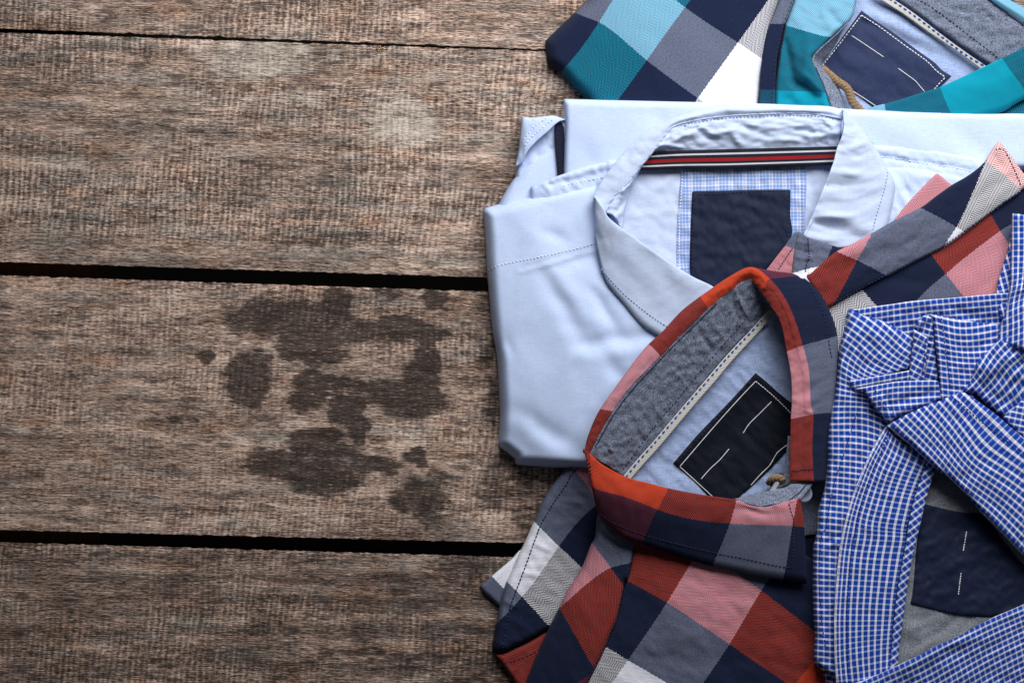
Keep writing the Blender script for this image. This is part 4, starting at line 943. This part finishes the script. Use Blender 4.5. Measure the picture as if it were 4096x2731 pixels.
def button(parent, x, y, z, rad, mat):
    prof = [(0, .35), (.55, .35), (.66, .62), (.84, .80), (.96, .62), (1, .3), (.97, 0), (.6, -.2), (0, -.2)]
    c = P(x, y, z); V, F = [], []; n = 40
    for r_, h in prof:
        for i in range(n):
            a = 2 * math.pi * i / n; V.append((c[0] + math.cos(a) * r_ * rad * 1e-3, c[1] + math.sin(a) * r_ * rad * 1e-3, c[2] + h * 1.6e-3))
    for j in range(len(prof) - 1):
        for i in range(n): F.append((j * n + i, j * n + (i + 1) % n, (j + 1) * n + (i + 1) % n, (j + 1) * n + i)[::-1])
    o = link('button', mesh('button', V, F), mat, parent)
    for k in range(4):
        a = math.pi / 4 + k * math.pi / 2; q = c + np.array([math.cos(a) * .22 * rad * 1e-3, math.sin(a) * .22 * rad * 1e-3, .6e-3])
        bm = bmesh.new(); bmesh.ops.create_cone(bm, segments=12, radius1=.09 * rad * 1e-3, radius2=.09 * rad * 1e-3, depth=.0004, cap_ends=True, matrix=Matrix.Translation(Vector(q)))
        me = bpy.data.meshes.new('thread_hole'); bm.to_mesh(me); bm.free(); link('thread_hole', me, M['navy'], o)
k = N('grey_button'); M['button'] = k.done(lin(150, 160, 178), .25, sheen=0, spec=.5)
button(red, *pts('r12 1110,905')[0], 27.5, 5.2, M['button'])
R_leaf = loft('collar_leaf', red, mr, [
    'r5 858,1185,40 905,1222,40 1000,1305,39.5 1190,1402,39 1350,1445,39 1510,1487,38.5 r7 1700,92,38 1890,122,38 2050,147,38 2150,186,37.5 2260,200,37.5 r8 400,182,37.5 500,152,37 592,138,36',
    'r7 915,40,37 945,60,38.5 1050,105,39 1200,155,39 1330,190,38.5 1440,213,38 1600,245,37.5 1800,285,37 2000,318,36.5 2120,322,36.5 2250,322,36.5 r8 420,325,36 530,335,35.5 622,342,34',
    'r7 962,240,30 985,275,30 1050,345,29.5 1180,440,29.5 1310,484,29 1450,527,29 1600,577,29 1750,622,29 1900,660,29 2050,695,29 2200,727,29 r8 460,757,29 560,775,28.5 640,792,28'],
    nv=26, step=8, roll0=(5, 4), thick=1.3,
    uv='r7 1510,60,1.7,4 1430,210,2,4 1310,480,2.55,4 2050,145,1.68,5 2000,320,2,5 1870,640,2.6,5 r8 565,150,1.65,6 530,340,2,6 460,750,2.75,6 r7 945,50,2,3.05 r5 905,1222,1.75,3.0 r7 1100,340,2.5,3.5',
    ridges=[(2960, 2030, 3100, 2070, -1.6, 12), (3000, 2060, 3160, 2090, 1.2, 14), (2990, 2170, 3100, 2220, .8, 10), (3030, 2200, 3130, 2170, -.8, 10), (2450, 2110, 2900, 2240, -.5, 8), (2900, 2230, 3130, 2280, -.7, 8)], noise=[(.6, 80, 46, 15, 10), (.28, 24, 18, 15, 12)])
stitch(R_leaf, 'r7 985,248 1060,300 1150,342 1340,412 1600,482 1900,552 2100,590 2352,645 r8 480,660 530,665', M['t_navy'], 12, 4, .3)
stitch(R_leaf, 'r8 500,160 520,230 538,290 535,380 538,480 535,560 528,660', M['t_navy'], 11, 3, .34)
# ------------------------------------------------------------------ blue gingham shirt (right)
gin = empty('gingham_shirt', tuple(P(3700, 1900, 0.0)), 'crumpled royal blue and white small-checked shirt at the right edge', 'shirt', 'folded shirts on the table')
mg = M['gingham']
G_base = patch('under_layer', gin, mg, 'r9 420,400 1200,300 1950,250 2700,200 r11 2700,1900 300,1900 100,1450 120,800 r10 200,900 260,300 r9 300,1200', 26, r=20, drop=14, step=24, uv=(5, 24))
G_lin = patch('yoke_lining', gin, M['chambray_pale'], 'r10 1000,500 1900,700 2600,1500 r11 2600,900 1500,1400 700,1700 700,900 r10 900,1200', 29, r=4, drop=.3, noise=[(0.87, 110, 60, -30, 3), (.30, 34, 20, -30, 77)], ridges=[(3650, 2560, 3850, 2470, -1.2, 30), (3600, 2460, 3680, 2560, .9, 40)])
G_label = patch('neck_label', gin, M['label_dark'], 'r10 1170,1085 1300,1115 1450,1150 1600,1175 1745,1185 1860,1290 2010,1480 2250,1750 r11 2600,500 2500,760 2211,850 1900,872 1700,868 1500,852 1300,808 1160,772 1022,738 1050,600 1075,300 1105,0', ('on', G_lin, 1.0, 29), r=6, drop=.9, step=9, noise=[(.3, 260, 160, 60, 4), (.30, 34, 20, 60, 77)])
stitch(G_label, 'r10 1200,1100 1400,1150 1560,1180 1730,1195', M['t_navy'], 10, 3, .3)
stitch(G_label, 'r11 1050,745 1200,785 1400,835 1600,862 1900,878', M['t_navy'], 10, 3, .3)
stitch(G_label, 'r10 1610,1370 1598,1450 1580,1550 r11 1578,195', M['t_white'], 9, 1, .32)
stitch(G_label, 'r11 1554,415 1545,480 1535,560 1525,648', M['t_white'], 9, 1, .32)
# left sleeve column with the turned flap at its top
G_col = patch('sleeve', gin, mg, 'r9 365,372 385,358 430,362 560,412 650,445 750,482 900,562 1060,668 1050,900 1015,995 900,1040 780,1100 700,1300 r10 820,250 700,600 560,1000 r11 420,100 360,600 330,1000 340,1700 260,1560 160,1472 60,1400 12,1325 22,1080 10,900 2,700 0,450 5,150 r10 20,1480 40,1380 60,1150 110,975 132,870 150,700 148,500 150,400 165,230 190,60 r9 192,1385 228,1225 246,1080 266,900 292,700 330,560',
    'r9 420,400,39 700,520,40.5 950,800,39 600,800,40 500,1040,38 300,1000,37 r10 400,200,35 300,800,35 r11 150,200,34 150,800,33 150,1300,32 r10 700,200,36', r=22, drop=9, step=9,
    uv='r10 150,500,0,20 600,540,7.3,20 150,0,0,12 600,40,7.3,12 r9 230,1200,1,10.3 280,900,1.5,5.5 700,700,4.9,-1.2 450,450,.7,-1.9 1000,900,10.6,-1.6 900,620,6.6,-4.2 600,1020,6.8,3.9 r11 150,200,0.5,37.3 150,800,.5,47 150,1300,.5,55 r10 250,1200,2,31.5 r11 300,800,3,47',
    ridges=[(3360, 1560, 3330, 1800, .9, 16), (3340, 1650, 3300, 2050, -.9, 12), (3310, 2170, 3370, 2140, -1.8, 8), (3300, 2190, 3370, 2155, 1.3, 10), (3480, 1330, 3560, 1420, .8, 26), (3400, 1420, 3500, 1480, -1.0, 22), (3270, 2300, 3280, 2600, .7, 14), (3430, 1640, 3420, 1760, -1.2, 8)], noise=[(1.01, 70, 44, 80, 3), (.30, 34, 20, 80, 77)], thick=1)
stitch(G_col, 'r10 480,90 440,200 400,330 350,500 290,680 230,850 190,1050 160,1180 140,1340 r11 100,0 80,180 68,350 70,560 85,760 100,950 130,1150 140,1290', M['t_royal'], 13, 4, .28)
G_top = patch('sleeve_back', gin, mg, 'r9 415,362 560,342 700,320 850,300 1000,276 1200,256 1500,234 1900,196 2100,180 2150,560 1980,560 1700,560 1250,560 1060,680 900,620 540,460', 'r9 500,370,37 1000,300,37.5 1900,250,38 1200,450,35 1900,500,34', r=9, drop=3, step=9,
    uv='r9 430,360,0,0 1200,258,12.5,0 1900,198,23.8,0 1900,510,23.3,5 1200,520,12,4.2 700,520,4.6,3.2', ridges=[(3590, 1290, 3680, 1230, -1.8, 14), (3600, 1280, 3720, 1200, 1.2, 16), (3560, 1300, 3640, 1270, .9, 10), (3850, 1250, 3990, 1290, -1.2, 20)], noise=[(0.72, 60, 40, -20, 4), (.30, 34, 20, -20, 77)])
# right part of the body beyond the tab
G_mid = patch('back_panel', gin, mg, 'r9 1215,404 1262,470 1272,600 1283,750 1305,900 1325,1100 1332,1310 1500,1350 1700,1300 1750,1100 1900,900 2100,700 2050,540 1970,522 1850,505 1700,488 1560,470 1480,450 1400,435 1330,420 1260,408', 'r9 1240,430,42.5 1300,800,41 1330,1200,39 1900,560,38.5 1700,900,39.5 1500,600,41', r=9, drop=4, step=8,
    uv='r9 1230,420,0,0 1960,540,11.5,1.5 1500,640,4.2,2.3 1280,700,.2,4.2 1700,760,7.3,4.2 1310,1000,.4,9 1640,1080,5.8,9.7 1330,1250,.5,13', ridges=[(3790, 1330, 3800, 1520, .9, 12), (3770, 1300, 3790, 1500, -.9, 8), (3850, 1330, 3920, 1330, .8, 20), (3900, 1400, 3980, 1350, -.8, 16)], noise=[(0.72, 60, 36, 10, 5), (.30, 34, 20, 10, 77)])
stitch(G_mid, 'r9 1350,440 1365,560 1380,680 1395,820 1415,960 1440,1180', M['t_royal'], 12, 4, .28)
# small buttoned tab and the dark fold behind it
G_tabin = patch('tab_fold', gin, mg, 'r9 1060,560 1110,465 1160,425 1212,406 1255,480 1285,800 1315,1100 1200,1130 1150,1120 1150,700', 'r9 1110,480,40 1230,430,41.5 1250,1000,36 1200,700,37.5', r=7, drop=3, step=7, uv=(15, 24, 4), noise=[(1.16, 30, 20, 40, 4), (.30, 34, 20, 40, 77)])
G_tab = patch('sleeve_tab', gin, mg, 'r9 1052,562 1120,600 1200,652 1205,720 1192,850 1178,980 1165,1112 1080,1118 1002,1110 1012,1000 1030,850 1048,720', 'r9 1060,600,42 1190,700,42.5 1100,1000,40.5', r=7, drop=2.6, step=7, uv=(27, 24, 3), noise=[(1.01, 30, 20, 30, 9), (.30, 34, 20, 30, 77)])
stitch(G_tab, 'r9 1180,700 1168,850 1155,980 1142,1095', M['t_royal'], 9, 3, .28)
G_d = patch('placket_fold', gin, mg, 'r9 400,1085 440,1098 560,1078 800,1035 1012,995 1020,1110 1100,1140 900,1250 560,1260 430,1230 380,1140', 'r9 440,1110,39.5 1000,1010,40.5 700,1150,38', r=6, drop=2.2, step=8, uv='r9 440,1098,0,0 1000,1000,9,0 1000,1090,9,1.5 450,1200,0,1.6', noise=[(0.72, 50, 30, -10, 4), (.30, 34, 20, -10, 77)])
G_e = patch('cuff', gin, mg, 'r9 452,1186 520,1172 640,1150 780,1126 900,1110 1100,1102 1282,1100 1320,1120 1345,1300 1250,1345 1100,1400 960,1450 870,1492 810,1535 778,1532 740,1490 690,1440 640,1370 600,1312 560,1240 520,1200 470,1200',
    'r9 500,1185,42 900,1130,43 1280,1120,42 1250,1300,40.5 800,1480,42 680,1300,43.5', r=9, drop=3.6, step=7, uv='r9 460,1185,-1,0 900,1112,7,0 1280,1102,13,0 1280,1290,13,3.3 900,1330,7,3.6 700,1430,3.5,5 820,1520,5,6.2 600,1290,1.5,2.2',
    ridges=[(3560, 1610, 3730, 1570, -1.3, 12), (3590, 1640, 3740, 1600, 1.2, 9), (3500, 1560, 3560, 1660, .9, 10), (3520, 1550, 3570, 1640, -.9, 8)], noise=[(0.72, 50, 30, -15, 4), (.30, 34, 20, -15, 77)])
stitch(G_e, 'r9 635,1165 680,1240 720,1300 780,1370 850,1440', M['t_royal'], 10, 4, .28)
# right hand fold and the standing front edge
G_h = patch('front_panel', gin, mg, 'r9 2500,180 2300,370 2211,440 2120,520 2050,590 1950,680 1850,780 1770,850 1712,920 1690,990 1665,1080 1640,1130 1600,1172 1560,1205 1600,1222 1700,1245 1850,1385 1980,1480 2100,1560 2500,1700 2800,1000', 'r9 2211,470,47 1850,800,46 1680,1050,44 1600,1190,42 1900,1300,40 2150,1000,44 2150,1500,38 2400,600,46', r=14, drop=6, step=8,
    uv='r9 1680,1060,0,0 1850,800,5,0 2211,440,13,.3 1900,1100,2.6,3.3 2100,800,8.5,2.6 1850,1350,-.5,5.6 2150,1300,4.5,7.4 2050,1000,5.3,4.2', ridges=[(3930, 1420, 4060, 1330, -1.4, 18), (3960, 1480, 4096, 1400, 1.2, 22), (3900, 1520, 3990, 1600, -1.2, 16), (4030, 1340, 4096, 1470, -1.2, 16), (3930, 1560, 4010, 1630, .9, 12)], noise=[(1.01, 60, 40, -50, 6), (.30, 34, 20, -50, 77)])
G_i = patch('front_edge', gin, mg, 'r14 347,792 365,788 429,800 600,820 620,1300 700,1700 480,1750 r9 1960,700 1930,690 1945,600 1985,470 2020,380 2050,250 2058,150 2062,0 r14 335,1000 340,880', 'r14 360,820,43 420,1000,44 360,1400,45.5 r9 1980,600,44 2150,300,47', r=11, drop=5, step=8,
    uv='r14 350,800,0,0 350,1130,8,.0 345,1300,12,0 425,800,0,1.8 425,1130,8,1.9 r9 2000,430,16.5,-.6 2211,250,15,3 2100,500,18,1', ridges=[(4030, 1180, 4096, 1150, .9, 14), (4040, 1220, 4096, 1210, -.9, 12), (4020, 1280, 4090, 1230, .9, 14)], noise=[(0.72, 50, 30, 60, 6), (.30, 34, 20, 60, 77)])
G_i2 = patch('front_facing', gin, mg, 'r14 345,880 335,900 325,1000 308,1062 280,1160 250,1250 235,1340 232,1410 250,1480 275,1545 300,1580 400,1500 400,1000', 'r14 330,950,36 250,1400,37 330,1400,38', r=8, drop=3, step=8, uv=(75, 24, 3), noise=[(0.87, 40, 30, 70, 2), (.30, 34, 20, 70, 77)])
# placket beside the label, its bias-bound edge, the big collar leaf and the lower front
G_plk = loft('placket', gin, mg, [
    'r10 775,285,37 700,412,38 590,622,38 482,880,37.5 420,1050,37 370,1230,37 r11 326,30,36.5 292,250,36.5 262,600,36 246,900,36 250,1300,35.5 270,1580,35',
    'r10 900,420,38 850,560,38 760,760,38 690,960,37.5 640,1130,37.5 600,1290,37.5 r11 590,50,37 550,280,37 520,600,36.5 500,900,36.5 500,1250,36 520,1560,35.5',
    'r10 1230,620,37 1180,720,37 1120,860,36.5 1060,1030,36.5 1020,1190,36.5 985,1340,36.5 r11 975,70,36 935,300,36 880,620,36 850,900,35.5 825,1200,35 810,1500,35'],
    us=[0, 4.6, 9.6], vs=[0, 2.1, 5.6, 9.9, 12.7, 15.6, 18.6, 22.2, 27.8, 32.7, 39.1, 43.6], swap=True, nv=26, step=8, roll0=(4, 4), noise=[(0.65, 90, 26, 100, 7), (.5, 30, 20, 100, 8)],
    ridges=[(3445, 1900, 3370, 2300, -1.0, 8), (3370, 2300, 3380, 2700, -1.0, 7), (3480, 2020, 3460, 2240, .9, 9), (3510, 2030, 3480, 2300, -.9, 9), (3490, 2480, 3530, 2680, .9, 9), (3520, 2480, 3560, 2670, -.9, 8), (3470, 2320, 3450, 2450, .8, 9), (3560, 1800, 3500, 1880, -.9, 12), (3590, 1830, 3530, 1960, .8, 12)])
stitch(G_plk, 'r10 800,345 750,460 690,600 620,760 560,920 510,1080 470,1250 440,1420 r11 420,60 400,250 372,560 360,820 365,1200 372,1500', M['t_royal'], 12, 3, .34)
G_bias = loft('binding', gin, mg, [
    'r10 1205,640,38.5 1160,760,38 1110,900,38 1060,1060,38 1030,1200,38 1000,1350,38 r11 992,60,37.5 945,300,37.5 900,560,37.5 868,800,37 845,1050,36.5 830,1250,36 810,1450,36',
    'r10 1275,690,37 1240,830,36.5 1205,940,36.5 1170,1060,36.5 1140,1200,36.5 1105,1350,36.5 r11 1080,60,36 1035,280,36 985,540,36 950,790,35.5 925,1010,35 900,1190,34.5 885,1380,34'],
    nv=8, step=8, roll1=(4, 4), uv=(-38, 24), noise=[(0.43, 40, 30, 90, 3), (.30, 34, 20, 90, 77)])
G_leaf = patch('collar_leaf', gin, mg, 'r10 760,275 790,250 900,190 1020,130 1150,70 1250,30 r9 1330,1316 1400,1280 1480,1243 1570,1224 1650,1262 1750,1330 1850,1402 2000,1520 2211,1690 2500,1900 r10 2700,1900 2500,1850 2211,1625 2080,1500 1950,1362 1850,1265 1750,1160 1600,985 1450,832 1360,770 1270,700 1130,570 1000,452 900,380 830,322 790,300',
    'r10 800,280,41 1000,300,45 1300,30,46 r9 1570,1240,46 r10 1500,500,46 1300,700,45 1800,900,45 1750,1150,43.5 2200,900,44.5 2211,1600,42 2200,400,43', r=16, drop=6, step=8, uv='r10 800,270,0,0 1270,690,10.2,-.2 1750,1155,21,0 2211,1620,31.5,0 1150,75,2.2,-5.7 1570,-80,6.6,-11 2000,200,15,-11.8 2211,385,19.5,-12 1700,600,16,-7',
    ridges=[(3700, 1990, 3900, 1900, -.9, 26), (3860, 1850, 4000, 1760, .8, 40), (3840, 1960, 3960, 1880, .8, 26), (3560, 1700, 3650, 1640, .9, 20)], noise=[(0.72, 120, 70, 40, 8), (.30, 34, 20, 40, 77)], thick=1.3)
stitch(G_leaf, 'r10 1480,-20 1560,40 1700,170 1900,330 2040,440 2211,600', M['t_royal'], 12, 4, .3)
G_cor = patch('sleeve_end', gin, mg, 'r9 1990,1490 2060,1430 2120,1380 2211,1290 2500,1200 2500,1900 2250,1740', 42, r=8, drop=2.5, step=9, uv=(12, 24))
G_fr = patch('front_panel', gin, mg, 'r11 260,1590 420,1565 560,1522 740,1450 900,1372 1080,1290 1170,1245 1260,1192 1450,1112 1560,1060 1650,1002 1780,935 1900,872 2050,810 2211,740 2600,560 2700,1900 300,1900', 'r11 300,1600,37 900,1400,42 1300,1200,43 2211,760,43 2211,1500,42 1200,1550,40', r=13, drop=6, step=8,
    uv='r11 560,1525,0,0 900,1372,6,0 1260,1192,12.4,.1 1650,1002,19.3,.2 2211,740,29.3,0 1300,1568,11.3,5.8 2211,1100,27.8,6.2 2211,1500,26.5,12.6 1750,1350,19.5,6.5', ridges=[(3560, 2690, 3760, 2600, .8, 22), (3760, 2640, 3900, 2560, -.9, 22), (3850, 2560, 3980, 2530, .9, 22)], noise=[(0.80, 90, 50, -25, 8), (.30, 34, 20, -25, 77)], thick=1.2)
